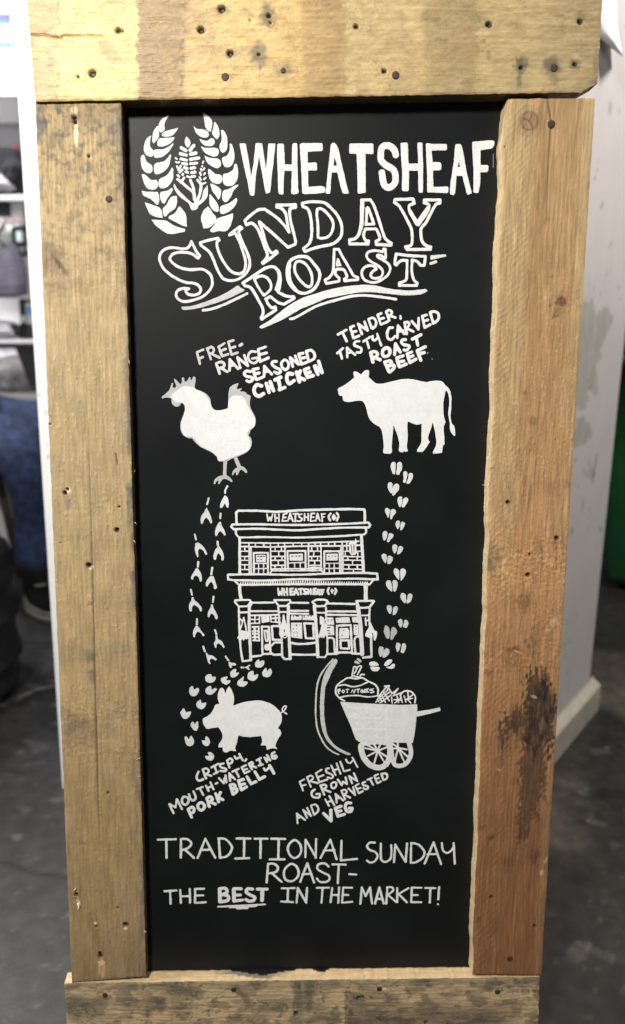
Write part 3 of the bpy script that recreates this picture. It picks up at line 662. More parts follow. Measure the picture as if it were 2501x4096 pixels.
    # bare pale scrapes
    for cx, cy, rx, ry, c in ((306, 540, 9, 46, (.86, .72, .52)), (303, 440, 7, 16, (.8, .62, .42)), (289, 440, 5, 12, (.75, .6, .4)), (275, 1962, 10, 14, (.72, .6, .42)), (272, 2012, 13, 26, (.30, .26, .20)), (366, 2268, 9, 12, (.85, .72, .50)),
                              (408, 3870, 13, 42, (.55, .33, .17)), (406, 3852, 12, 10, (.72, .55, .38)), (316, 3622, 5, 18, (.95, .88, .7)), (503, 3714, 8, 4, (.8, .65, .5)), (382, 3692, 5, 5, (.85, .75, .6)), (311, 3600, 5, 10, (.5, .35, .25))):
        k = spot(px, py, cx, cy, rx, ry, 0, .18, 5, .2); T = mixc(T, k*.9, c)
    h = .0004*(g-.5)*2 + .0002*(g2-.5)*2
    rg = np.exp(-((py-2860)/60)**2)*.9 + np.exp(-((py-3010)/50)**2)*.7 + np.exp(-((py-1100)/90)**2)*.5+.12
    ru = .5*(fbm(px/13, py/9, 4, 35)+fbm(px/5, py/5, 3, 36))-.5; h = h + .0013*ru*rg; T *= (1+1.0*ru*rg)[:, None]
    d = polyd(px, py, [(345, 1400), (352, 1700), (362, 2000), (371, 2300), (378, 2600), (383, 2830), (389, 3000), (393, 3200), (402, 3420)])
    st_ = np.interp(py, [1400, 1900, 2400, 2700, 3100, 3420], [0, .45, .75, .9, .85, .2]); k = np.exp(-(d/3.0)**2)*st_; T = mixc(T, k, (.10, .065, .035)); h = h-.0015*k
    d = polyd(px, py, [(464, 1815), (470, 1858)]); k = np.exp(-(d/3)**2); T = mixc(T, k*.9, (.06, .04, .02)); h = h-.001*k
    h, T = frays(px, py, h, T, 36, 1, 3.5, 10, np.interp(py, [400, 1300, 1500, 3930], [.3, .6, .9, .6]))
    T, h = holes(px, py, T, h, [(298, 470, 10), (300, 488, 8), (260, 1972, 9), (270, 1957, 6), (468, 2120, 10), (356, 2262, 11), (305, 3580, 8), (305, 3596, 4), (503, 3700, 10), (399, 3812, 6), (402, 3826, 9), (386, 3706, 5), (243, 2172, 3), (478, 2028, 4), (197, 1668, 4), (200, 1697, 4), (388, 3682, 3), (355, 625, 6), (432, 3172, 5), (472, 3632, 4)])
    return T, h
def right_fn(px, py, u, v):
    g = fbm(u*.45, v*.014+fbm(u*.04, v*.008, 2, 2), 4, 41); g2 = fbm(u*1.5, v*.05, 3, 44)
    T = np.stack([np.interp(py, [390, 1200, 1900, 2300, 2800, 3300, 3910], a) for a in ((.43, .43, .47, .47, .345, .25, .235), (.302, .285, .29, .272, .185, .127, .116), (.165, .150, .150, .138, .092, .063, .058))], -1)  # wood redder lower down; falloff of the light also darkened into the tint
    xl = np.interp(py, [390, 3910], [2020, 1890]); xr = np.interp(py, [390, 3910], [2385, 2170]); s = (px-xl)/(xr-xl)
    pale = (1-sm(.28, .36, s+.06*(vn(py/200, px*0, 3)-.5)))*np.interp(py, [390, 1900, 2500], [1, .8, 0]); T = mixc(T, pale*.6, (.46, .365, .205))
    edge_ = sm(.86, .93, s+.03*vn(py/60, px*0, 8)); T = mixc(T, edge_*.5*np.interp(py, [390, 1500, 2200], [1, .7, .2]), (.58, .47, .28))
    mid = np.exp(-((s-.47+.03*vn(py/300, px*0, 5))/.08)**2)*np.interp(py, [390, 700, 1900, 2300], [.1, .45, .35, 0]); T = mixc(T, mid, (.33, .21, .10))
    T *= (.86+.28*g)[:, None]*(.95+.10*g2)[:, None]; mt = fbm(px/30, py/75, 4, 92)-.5; T *= (1+.30*mt)[:, None]
    arch = np.abs(s-.62)*420 - (py-1640)*.16
    for a0 in (0, 42, 95): T *= (1-.16*np.exp(-((arch-a0)/9)**2)*((py > 1600+a0*2) & (py < 2250)))[:, None]
    m = sm(.5, .7, fbm(u*.05, v*.02, 4, 43)); T = mixc(T, m*.25, (.30, .185, .095))
    # oblique saw marks at the left third
    ph = (px*.95+py)/27.0 + .5*vn(px/40, py/80, 3); w_ = (ph-np.floor(ph)); lt = np.exp(-((w_-.5)/.08)**2)*sm(.45, .25, s)*sm(.3, .6, vn(px/30, py/70, 12))
    T = T*(1+.30*lt[:, None]); saw = lt
    k = np.abs(px-np.interp(py, [1300, 2200, 2700, 3300, 3700], [2150, 2123, 2103, 2078, 2055])); ll = np.exp(-(k/3.)**2)*(py > 1900); T *= (1+.22*ll)[:, None]
    step_ = ((px > np.interp(py, [2600, 3400], [2106, 2074]))*1.0)*sm(2600, 2760, py)*sm(3420, 3200, py)
    # big black stain with ragged lower edge
    tri_ = lambda q: np.abs((q % 1.)-.5)*2
    jg = tri_((px*.9+py)/33+1.6*vn(px/45, py/60, 67)); wx = px+9*(jg-.5)*2+16*(vn(px/9, py/14, 61)-.5)*2; wy = py+14*(jg-.5)*2+46*(vn(px/6.5, py/55, 62)-.5)*2
    st1 = [(2102, 2690), (2150, 2680), (2190, 2700), (2215, 2760), (2236, 2850), (2212, 2890), (2215, 2960), (2196, 3010), (2180, 3010), (2092, 3000), (2095, 2850)]
    st2 = [(2055, 2850), (2096, 2840), (2092, 2945), (2040, 2935), (2012, 2990), (1990, 2980), (1995, 2930), (2020, 2870)]
    st3 = [(2082, 3000), (2185, 3010), (2180, 3190), (2140, 3230), (2120, 3300), (2074, 3390)]
    st4 = [(2110, 2555), (2140, 2560), (2143, 2610), (2110, 2615)]; st5 = [(1996, 2990), (2030, 2985), (2010, 3060), (1985, 3060)]
    gray = np.array([.045, .040, .040])
    for q, a in ((st1, .97), (st2, .85), (st3, .72), (st4, .5), (st5, .35)):
        kk = sum(inpoly(wx+7*math.cos(o_*1.05), wy+11*math.sin(o_*1.05), q)*1.0 for o_ in range(6))/6*(.74+.26*sm(.15, .6, fbm(px/7, py/45, 3, 66))); T = mixc(T, kk*a*(.82+.25*vn(px/20, py/30, 64)), (.030, .027, .028))
    for cx, cy, rx, ry, a, st_, c in ((2245, 1208, 20, 22, 30, .8, (.13, .07, .05)), (2228, 1240, 16, 10, 20, .5, (.2, .12, .07)), (2216, 1262, 6, 14, 30, .8, (.12, .08, .05)), (2232, 1262, 5, 12, 30, .7, (.14, .09, .06)),
                                      (2132, 1682, 16, 15, 0, .45, (.24, .14, .08)), (2092, 2408, 26, 32, 0, .65, (.22, .11, .06)), (2055, 2598, 30, 14, 0, .6, (.15, .08, .04)), (2052, 2638, 34, 22, 0, .4, (.28, .17, .1)), (2050, 2968, 30, 24, -20, .55, (.26, .14, .07)),
                                      (2036, 3445, 30, 16, 0, .6, (.16, .08, .045)), (2140, 3420, 30, 20, -45, .7, (.12, .06, .035)), (1952, 2690, 20, 14, 0, .5, (.15, .09, .05)), (1965, 3350, 18, 7, -40, .7, (.06, .04, .02)), (1930, 3310, 18, 10, 0, .5, (.10, .06, .03)), (2080, 3330, 5, 50, 0, .8, (.06, .04, .025)),
                                      (2150, 3265, 12, 20, -30, .6, (.12, .06, .03)), (2105, 3265, 14, 16, 0, .5, (.11, .07, .04)), (2020, 3130, 60, 20, 0, .35, (.2, .10, .05)), (1965, 2220, 30, 50, 0, .55, (.21, .18, .13)), (1955, 2260, 20, 30, 0, .6, (.12, .10, .07)), (2170, 2900, 12, 25, 0, .3, (.3, .2, .12)),
                                      (2208, 1105, 4, 6, 30, .7, (.14, .07, .04)), (2200, 880, 12, 10, 0, .3, (.25, .15, .08)), (2098, 1570, 8, 8, 0, .6, (.15, .09, .05)), (2120, 3540, 20, 22, 0, .4, (.2, .1, .06)), (1912, 3680, 10, 14, 0, .5, (.12, .07, .04)), (2270, 1940, 14, 16, 0, .5, (.25, .13, .08)),
                                      (2172, 3190, 5, 40, -40, .5, (.06, .04, .03)), (2200, 1185, 22, 10, -30, .5, (.5, .38, .28))):
        T = mixc(T, spot(px, py, cx, cy, rx, ry, a, .5, 6, .45)*st_, c)
    d = np.hypot((px-2118), (py-484)*.92); kn = 1-sm(31, 35, d); T = mixc(T, kn*.75, (.30, .185, .125)); T *= (1-.5*np.exp(-((d-34)/4)**2))[:, None]
    for r in (46, 58): T *= (1-.16*np.exp(-((d-r+5*vn(px/30, py/30, 2))/4)**2))[:, None]
    for kx, ky, kr in ((2092, 2410, 26), (2055, 2632, 24), (2050, 2968, 24), (2245, 1215, 22), (2036, 3445, 20), (2140, 3415, 22), (2132, 1682, 10)):
        dk_ = np.hypot(px-kx, (py-ky)*.85)+5*vn(px/12, py/12, 9)
        for q_ in (1., 1.5, 2.05): T *= (1-.22/q_*np.exp(-((dk_-kr*q_)/3.2)**2))[:, None]
    for b in ((2092, 472), (2126, 460), (2130, 508)): k = np.exp(-(seg_d(px, py, (2116, 483), b)/2.2)**2); T = mixc(T, k*.9, (.05, .03, .02))
    h = .0004*(g-.5)*2 + .0002*(g2-.5)*2 + .0004*saw + .0005*kn*.3
    d = polyd(px, py, [(2190, 390), (2198, 440), (2205, 485), (2203, 520), (2197, 600), (2190, 760), (2186, 900)]); st_ = np.interp(py, [390, 700, 900, 1000], [1, .9, .4, 0])
    k = np.exp(-(d/2.6)**2)*st_; T = mixc(T, k*.9, (.08, .05, .03)); h = h-.0014*k
    rg = np.exp(-((py-2250)/110)**2) + np.exp(-((py-2480)/60)**2)*.7*(s > .6) + .6*np.exp(-((py-2640)/80)**2) + .10 + .5*np.exp(-((py-1190)/70)**2)*(s > .5)
    ru = .5*(fbm(px/15, py/8, 4, 65)+fbm(px/5, py/5, 3, 68))-.5; h = h+.0020*ru*rg; T *= (1+1.2*ru*rg)[:, None]
    for cx, cy, rx, ry in ((2215, 2490, 14, 22), (2190, 2520, 8, 8), (2070, 2607, 18, 4), (2168, 3490, 7, 12), (2185, 3440, 6, 16), (1997, 3080, 8, 5), (2137, 2787, 12, 6)):
        T = mixc(T, spot(px, py, cx, cy, rx, ry, 20, .3, 8, .4)*.6, (.62, .45, .30))
    h, T = frays(px, py, h, T, 46, 1, 3.2, 10, np.interp(py, [390, 1300, 1500, 2500, 3910], [.15, .6, 1, .7, .2]))
    T, h = holes(px, py, T, h, [(2033, 2010, 8), (2228, 2153, 9), (2120, 2219, 5), (2113, 2300, 9), (1967, 3590, 7), (2140, 3706, 6), (2021, 588, 3), (2203, 1225, 3)])
    return T, h
def bottom_fn(px, py, u, v):
    g = fbm(u*.03, v*.5, 4, 81); g2 = fbm(u*.1, v*1.6, 3, 84)
    T = np.tile(np.array([.50, .39, .245]), (len(px), 1))*(.85+.30*g)[:, None]*(.9+.2*g2)[:, None]
    m = sm(.48, .62, fbm(px/90, py/34+3, 5, 83)); T = mixc(T, m*.50, (.15, .13, .10))
    m = sm(.52, .66, fbm(px/40+7, py/26, 5, 85)); T = mixc(T, m*.55, (.10, .095, .08))
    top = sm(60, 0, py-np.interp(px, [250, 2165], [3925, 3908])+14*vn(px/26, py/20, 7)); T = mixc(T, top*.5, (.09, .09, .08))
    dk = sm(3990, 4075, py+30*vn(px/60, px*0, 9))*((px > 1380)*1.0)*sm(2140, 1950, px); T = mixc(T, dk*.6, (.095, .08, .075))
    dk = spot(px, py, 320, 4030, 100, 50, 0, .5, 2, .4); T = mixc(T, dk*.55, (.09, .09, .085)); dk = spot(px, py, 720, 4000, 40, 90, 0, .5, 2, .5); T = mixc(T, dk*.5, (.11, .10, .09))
    sp = sm(.70, .80, vn(px/10, py/8, 87))*sm(.4, .6, vn(px/60, py/60, 88)); T = mixc(T, sp*.55, (.07, .06, .045))
    ln = np.exp(-((py-4008+6*vn(px/60, px*0, 4))/4)**2)*((px > 1460) & (px < 1690)); T = T*(1+.35*ln[:, None])
    for cx, cy, rx, ry, c, st_ in ((1192, 3985, 18, 75, (.10, .105, .095), .7), (1238, 3990, 18, 70, (.10, .10, .09), .6), (1212, 4010, 16, 50, (.22, .18, .13), .7), (1210, 3945, 7, 18, (.34, .34, .28), .6), (1185, 4080, 24, 26, (.10, .10, .085), .6), (1440, 3992, 22, 14, (.06, .045, .03), .5),
                                   (2080, 3970, 3, 16, (.6, .52, .36), .8), (2122, 3972, 3, 16, (.6, .52, .36), .8), (2100, 3985, 24, 4, (.6, .52, .36), .8), (2105, 3945, 28, 5, (.15, .13, .09), .6), (1538, 3956, 12, 5, (.75, .68, .5), .8), (640, 4020, 20, 30, (.06, .05, .04), .5)):
        T = mixc(T, spot(px, py, cx, cy, rx, ry, 0, .4, 9, .35)*st_, c)
    h = .0004*(g-.5)*2 + .0003*(g2-.5)*2 + .0004*(fbm(px/8, py/6, 3, 89)-.5)
    h, T = frays(px, py, h, T, 86, .6, 7, 3)
    T, h = holes(px, py, T, h, [(1437, 3994, 9), (1450, 3990, 7), (1185, 4056, 9), (1705, 4092, 8)])
    return T, h
WF = .022
def tb_extra(U, V, s, t):      # sawn corner at the lower right of the top plank, bowed right edge
    u0, v0 = uvw(2332, 366, .027); u1, v1 = uvw(2391, 333, .027)
    # shift the rim vertices of the corner onto the cut line
    k = np.clip((U-u0)/(u1-u0), 0, 1.2); vmin = v0+(v1-v0)*k
    V2 = np.where(U > u0, np.maximum(V, vmin), V)
    return U, V2
def top_smear(cc, e, f): return cc
TP = plank('top_plank', 'wide pale plank across the top with a darker stripe pattern, nails and a sawn corner', [(108-12, -150), (2420, -150), (2390, 367), (142, 405)], .027, .026, top_fn, M['wood_h'], False,
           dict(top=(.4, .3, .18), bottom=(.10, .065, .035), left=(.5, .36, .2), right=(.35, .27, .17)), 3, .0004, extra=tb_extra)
def lw(U, V, s, t): return U, V
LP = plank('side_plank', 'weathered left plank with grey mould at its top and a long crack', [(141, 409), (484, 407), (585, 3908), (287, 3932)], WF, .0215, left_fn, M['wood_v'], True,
           dict(top=(.3, .22, .13), bottom=(.06, .045, .03), left=(.45, .36, .22), right=(.17, .115, .07)), 5)  # inner edge painted dark, as the side turned away from the light
def rw(U, V, s, t):            # wavy waney inner edge
    px, py = pix(U, V, WF)
    d = .0028*(fbm(py/130, py*0, 3, 5)-.5)*2 + .003*np.exp(-((py-760)/40)**2) - .002*np.exp(-((py-1000)/200)**2) + .0035*np.exp(-((py-400)/22)**2)
    return U + d*(1-s)**1, V
RP = plank('side_plank', 'reddish right plank with a round knot, saw marks and a big black stain', [(2020, 395), (2382, 391), (2166, 3903), (1889, 3900)], WF, .0215, right_fn, M['wood_v'], True,
           dict(top=(.5, .38, .22), bottom=(.1, .07, .04), left=(.78, .62, .40), right=(.4, .3, .18)), 7, extra=rw)  # inner edge painted pale, as lit from the left
def smear_bt(cc, e, f):
    px, py = pix(e[:, 0], e[:, 1], WF)
    lim = .95 - .05*fbm(px/90, px*0, 3, 5) - .45*np.exp(-((px-1050)/90)**2) - .30*np.exp(-((px-1290)/25)**2)
    k = (f > lim)*1.0; cc = mixc(cc, k, (.012, .013, .014))
    k2 = ((f > lim-.30)*1.0)*np.exp(-((px-1000)/130)**4)*(1-k); return mixc(cc, k2*.85, (.16, .17, .18))
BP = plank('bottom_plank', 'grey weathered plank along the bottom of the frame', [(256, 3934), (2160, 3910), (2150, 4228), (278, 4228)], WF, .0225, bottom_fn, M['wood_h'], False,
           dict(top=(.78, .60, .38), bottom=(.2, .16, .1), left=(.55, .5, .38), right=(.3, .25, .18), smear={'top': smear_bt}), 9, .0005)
# back frame rails that carry the panel
def lbox(name, u0, v0, u1, v1, w0, w1, m, parent, bev=.001):
    bm = bmesh.new(); bmesh.ops.create_cube(bm, size=1)
    c = Vector(((u0+u1)/2, (v0+v1)/2, (w0+w1)/2)); d = (u1-u0, v1-v0, w1-w0)
    for v in bm.verts: v.co = Vector((v.co.x*d[0], v.co.y*d[1], v.co.z*d[2]))
    if bev: bmesh.ops.bevel(bm, geom=list(bm.edges), offset=bev, segments=1, affect='EDGES')
    return bm_obj(name, bm, m, parent, c)
ua, va = uvw(470, 3940, 0); ub, vb = uvw(2060, 380, 0)
panel = lbox('panel', float(ua)-.03, float(va)-.012, float(ub)+.03, float(vb)+.02, -.009, 0, M['board'], root, 0)
panel['label'] = 'black painted panel carrying all the white lettering and drawings'
M['backwood'] = mat('plain_wood', (.42, .31, .18), .7, vary=.2, scale=60, stretch=(1, .1, 1), bump=.2)
for x0 in (-.215, .315): lbox('back_rail', x0-.02, .03, x0+.02, 1.36, -.030, -.0095, M['backwood'], root)

# nails in the planks
def nail(parent, px, py, w, r=.0042):
    u, v = uvw(px, py, w); loc = Vector((float(u), float(v), w+.0002)) - parent.location
    bm = bmesh.new(); n = 16; prof = [(1, -.004), (1, .0004), (.85, .0009), (.4, .0011)]; rings = []
    for a, z in prof: rings.append([bm.verts.new((r*a*math.cos(2*math.pi*i/n)*(1+.05*random.uniform(-1, 1)), r*a*math.sin(2*math.pi*i/n), z)) for i in range(n)])
    for A, B in zip(rings, rings[1:]):
        for i in range(n): bm.faces.new((A[i], A[(i+1) % n], B[(i+1) % n], B[i]))
    bm.faces.new(rings[-1]); return bm_obj('nail', bm, M['nail'], parent, loc)
for px, py, r in ((901, 308, .0043), (1583, 301, .0043), (2216, 272, .0043), (1133, 283, .0030)): nail(TP, px, py, .027, r)
nail(LP, 436, 796, WF, .0040); nail(RP, 2205, 497, WF, .0044); nail(RP, 2040, 3834, WF, .0038)
for px, py in ((421, 3980), (935, 3958), (1518, 3955), (1990, 3967)): nail(BP, px, py, WF, .0036)
# loose splinters and fibres at the plank edges
def splinter(parent, pts, w, r=.0004):
    P_ = []
    for i, (x, y) in enumerate(pts):
        u, v = uvw(x, y, w); P_.append(Vector((float(u), float(v), w+.001+.0015*i)) - parent.location)
    tube('splinter', P_, [r]*(len(P_)-1)+[r*.3], M['splinter'], parent, 5)
M['splinter'] = mat('pale_splinter', (.80, .66, .45), .7, vary=.1)
for pts in ([(1960, 1812), (1950, 1830), (1947, 1842)], [(1975, 1870), (1955, 1866), (1937, 1872)], [(1960, 1930), (1948, 1940), (1925, 1938)], [(1955, 2010), (1945, 2018), (1935, 2022)], [(1950, 1998), (1942, 2012)], [(1972, 1570), (1967, 1578)], [(1932, 2410), (1926, 2412)], [(1914, 2800), (1908, 2792), (1912, 2812)]): splinter(RP, pts, WF)
for pts in ([(545, 3040), (558, 3030), (564, 3024)], [(550, 3106), (566, 3100)], [(540, 2088), (548, 2096)], [(536, 2160), (544, 2172)], [(538, 1888), (542, 1880)], [(578, 3722), (588, 3724)], [(516, 1440), (520, 1460)]): splinter(LP, pts, WF)
for pts in ([(311, 3610), (318, 3620), (313, 3634)], [(299, 3560), (306, 3548)]): splinter(LP, pts, WF, .0012)

# ---------------------------------------------------------------- the painting
CROPS = dict(A=(500, 400, 500/1505), B=(900, 530, 600/1505), B2=(1450, 530, 600/1505), D=(600, 900, 500/1505), E=(950, 750, 500/1505), G=(1350, 750, 500/1505), H=(750, 1330, 580/1505), I=(1300, 1210, 500/1505),
             J=(620, 1480, 440/1505), K=(1320, 1460, 540/1505), L=(700, 1900, 400/1505), M=(700, 2300, 400/1505), N=(1450, 1820, 300/1505), O=(1450, 2220, 300/1505), P=(900, 2010, 630/1505), Q=(930, 2350, 300/1505),
             R=(1220, 2350, 300/1505), S=(700, 2620, 520/1505), T=(1230, 2620, 560/1505), U=(660, 2990, 500/1505), V=(1160, 3030, 440/1505), W=(600, 3330, 640/1505), X=(1200, 3330, 660/1505), Z=(0, 0, 1))
def catmull(p, closed):
    p = np.array(p, float); n = len(p); out = []
    if n < 3: return p
    rng = range(n) if closed else range(n-1)
    for i in rng:
        p0 = p[(i-1) % n] if closed or i > 0 else 2*p[0]-p[1]; p1 = p[i]; p2 = p[(i+1) % n]
        p3 = p[(i+2) % n] if closed or i+2 < n else 2*p[-1]-p[-2]
        for t in (0, .2, .4, .6, .8): out.append(.5*((2*p1)+(-p0+p2)*t+(2*p0-5*p1+4*p2-p3)*t*t+(-p0+3*p1-3*p2+p3)*t**3))
    if not closed: out.append(p[-1])
    return np.array(out)
def smooth_path(toks, closed):
    pts = []; cor = []
    for t in toks:
        c = t.endswith('!'); t = t.rstrip('!'); x, y = t.split(','); pts.append((float(x), float(y))); cor.append(c)
    if closed and any(cor):
        k = cor.index(True); pts = pts[k:]+pts[:k]+[pts[k]]; cor = cor[k:]+cor[:k]+[True]
        res = []; i0 = 0
        for i in range(1, len(pts)):
            if cor[i]: seg = catmull(pts[i0:i+1], False); res.extend(seg[:-1]); i0 = i
        return np.array(res)
    if closed: return catmull(pts, True)
    res = []; i0 = 0; cor[-1] = True
    for i in range(1, len(pts)):
        if cor[i]: seg = catmull(pts[i0:i+1], False); res.extend(seg if i == len(pts)-1 else seg[:-1]); i0 = i
    return np.array(res)
def straight(toks): return np.array([[float(a) for a in t.rstrip('!').split(',')] for t in toks])
def paint(name, label, crop, lines, zoff, seed, cell):
    ops = []; cr = CROPS[crop]
    for ln in lines:
        if ln.startswith('['): cr = CROPS[ln[1:-1]]; continue
        head, body = ln.split(' ', 1); coat = 1.
        if '@' in head: head, c_ = head.split('@'); coat = float(c_)
        code, wd_ = head[0], float(head[1:] or 0)
        for sub in body.split('/'):
            tk = sub.split()
            p = straight(tk) if code in 'SFXZ' else smooth_path(tk, code in 'OG')
            if code == 'O': p = np.vstack([p, p[:1]])
            sx = cr[0]+p[:, 0]*cr[2]; sy = cr[1]+p[:, 1]*cr[2]
            u, v = uvw(sx, sy, 0.); q = np.stack([u, v], 1)
            z = Z0/(1-K*(sy.mean()-CY)/F); r = wd_*.5*cr[2]*z/F*1.01
            ops.append((code, q, r, coat))
    allp = np.concatenate([o[1] for o in ops]); mr = max(o[2] for o in ops)+.002
    lo = allp.min(0)-mr; hi = allp.max(0)+mr
    nx, ny = int((hi[0]-lo[0])/cell)+2, int((hi[1]-lo[1])/cell)+2
    gx = lo[0]+np.arange(nx)*cell; gy = lo[1]+np.arange(ny)*cell
    D = np.full((ny, nx), .05); Ccoat = np.ones((ny, nx)); CD = np.full((ny, nx), .05)
    for code, q, r, coat in ops:
        m = r+.004
        i0 = max(0, int((q[:, 0].min()-m-lo[0])/cell)); i1 = min(nx, int((q[:, 0].max()+m-lo[0])/cell)+2)
        j0 = max(0, int((q[:, 1].min()-m-lo[1])/cell)); j1 = min(ny, int((q[:, 1].max()+m-lo[1])/cell)+2)
        GX, GY = np.meshgrid(gx[i0:i1], gy[j0:j1]); d = np.full(GX.shape, .05)
        fill = code in 'FGX'; pts = np.vstack([q, q[:1]]) if fill else q
        if fill: ins = np.zeros(GX.shape, bool)
        for (ax, ay), (bx, by) in zip(pts, pts[1:]):
            d = np.minimum(d, seg_d(GX, GY, (ax, ay), (bx, by)))
            if fill and ay != by: ins ^= ((ay > GY) != (by > GY)) & (GX < (bx-ax)*(GY-ay)/(by-ay)+ax)
        d = np.where(ins, -d, d)+.00005 if fill else d-r
        blk = (slice(j0, j1), slice(i0, i1))
        if code in 'XZ': D[blk] = np.maximum(D[blk], -d)
        else:
            near = d < np.maximum(CD[blk], .0)+0; near = d < .0004
            take = (d < .0003) | (d < CD[blk])
            Ccoat[blk] = np.where(take, coat, Ccoat[blk]); CD[blk] = np.minimum(CD[blk], d)
            D[blk] = np.minimum(D[blk], d)
    GX, GY = np.meshgrid(gx, gy)
    D = D + .00022*(fbm(GX*420, GY*420, 2, seed)-.5)*2 + .00018*(vn(GX*160, GY*160, seed+3)-.5)*2
    ins = D < 0
    # vertices: inside grid nodes and crossings on grid edges
    vid = -np.ones((ny, nx), int); jj, ii = np.nonzero(ins); vid[jj, ii] = np.arange(len(jj))
    VX = [gx[ii]]; VY = [gy[jj]]; VD = [D[jj, ii]]; VC = [Ccoat[jj, ii]]; cnt = len(jj)
    hc = ins[:, :-1] != ins[:, 1:]; hj, hi_ = np.nonzero(hc); t = D[hj, hi_]/(D[hj, hi_]-D[hj, hi_+1])
    hid = -np.ones((ny, nx-1), int); hid[hj, hi_] = cnt+np.arange(len(hj)); cnt += len(hj)
    VX.append(gx[hi_]+t*cell); VY.append(gy[hj]); VD.append(np.zeros(len(hj))); VC.append(np.where(ins[hj, hi_], Ccoat[hj, hi_], Ccoat[hj, hi_+1]))
    vc_ = ins[:-1] != ins[1:]; vj, vi = np.nonzero(vc_); t = D[vj, vi]/(D[vj, vi]-D[vj+1, vi])
    vvid = -np.ones((ny-1, nx), int); vvid[vj, vi] = cnt+np.arange(len(vj)); cnt += len(vj)
    VX.append(gx[vi]); VY.append(gy[vj]+t*cell); VD.append(np.zeros(len(vj))); VC.append(np.where(ins[vj, vi], Ccoat[vj, vi], Ccoat[vj+1, vi]))
    VX, VY, VD, VC = map(np.concatenate, (VX, VY, VD, VC))
    code4 = ins[:-1, :-1]*1+ins[:-1, 1:]*2+ins[1:, 1:]*4+ins[1:, :-1]*8
    faces = []
    fj, fi = np.nonzero(code4 == 15); full = np.stack([vid[fj, fi], vid[fj, fi+1], vid[fj+1, fi+1], vid[fj+1, fi]], 1)
    bj, bi = np.nonzero((code4 > 0) & (code4 < 15))
    for j, i in zip(bj.tolist(), bi.tolist()):
        c = code4[j, i]; a, b, c2, d2 = vid[j, i], vid[j, i+1], vid[j+1, i+1], vid[j+1, i]
        e0, e1, e2, e3 = hid[j, i], vvid[j, i+1], hid[j+1, i], vvid[j, i]
        if c in (5, 10):
            if c == 5: faces += [(a, e0, e3), (c2, e2, e1)]
            else: faces += [(b, e1, e0), (d2, e3, e2)]
            continue
        poly = []
        for vtx, on, e in ((a, c & 1, e0), (b, c & 2, e1), (c2, c & 4, e2), (d2, c & 8, e3)):
            if on: poly.append(vtx)
            if e >= 0: poly.append(e)
        faces.append(tuple(poly))
    z = zoff + .00010 + .00003*np.clip(-VD/.0009, 0, 1)
    V = np.stack([VX, VY, z], 1); c = (V.min(0)+V.max(0))/2
    # coat: brush streaks, thin paint lets the black show
    um, vm = VX*1000, VY*1000
    ang = .5*np.sin(VX*23+seed)+.2; du_, dv_ = um*np.cos(ang)+vm*np.sin(ang), -um*np.sin(ang)+vm*np.cos(ang)
    st = fbm(du_*.06, dv_*.9, 3, seed+7)-.5; cl = fbm(um*.12, vm*.12, 3, seed+11)-.5
    VC = 1-(1-VC)*.8
    cell_a = vn(um/14, vm/14, seed+31)*6.3; st2 = fbm((um*np.cos(cell_a)+vm*np.sin(cell_a))*.05, (-um*np.sin(cell_a)+vm*np.cos(cell_a))*.55, 3, seed+5)-.5
    VC = np.minimum(1, VC*1.03); k = np.clip(VC*1.0*(1+.22*st+.26*st2+.08*cl), 0, 1)
    g = .015+.86*k**1.5
    T = np.stack([g*.985, g*1.0, g*1.0], 1)
    me = bpy.data.meshes.new(name)
    me.from_pydata((V-c).tolist(), [], full.tolist()+faces); put_tint(me, T)
    for p_ in me.polygons: p_.use_smooth = True
    o = link(name, me, M['paint'], panel, Vector(c)-panel.location)
    if label: o['label'] = label
    return o
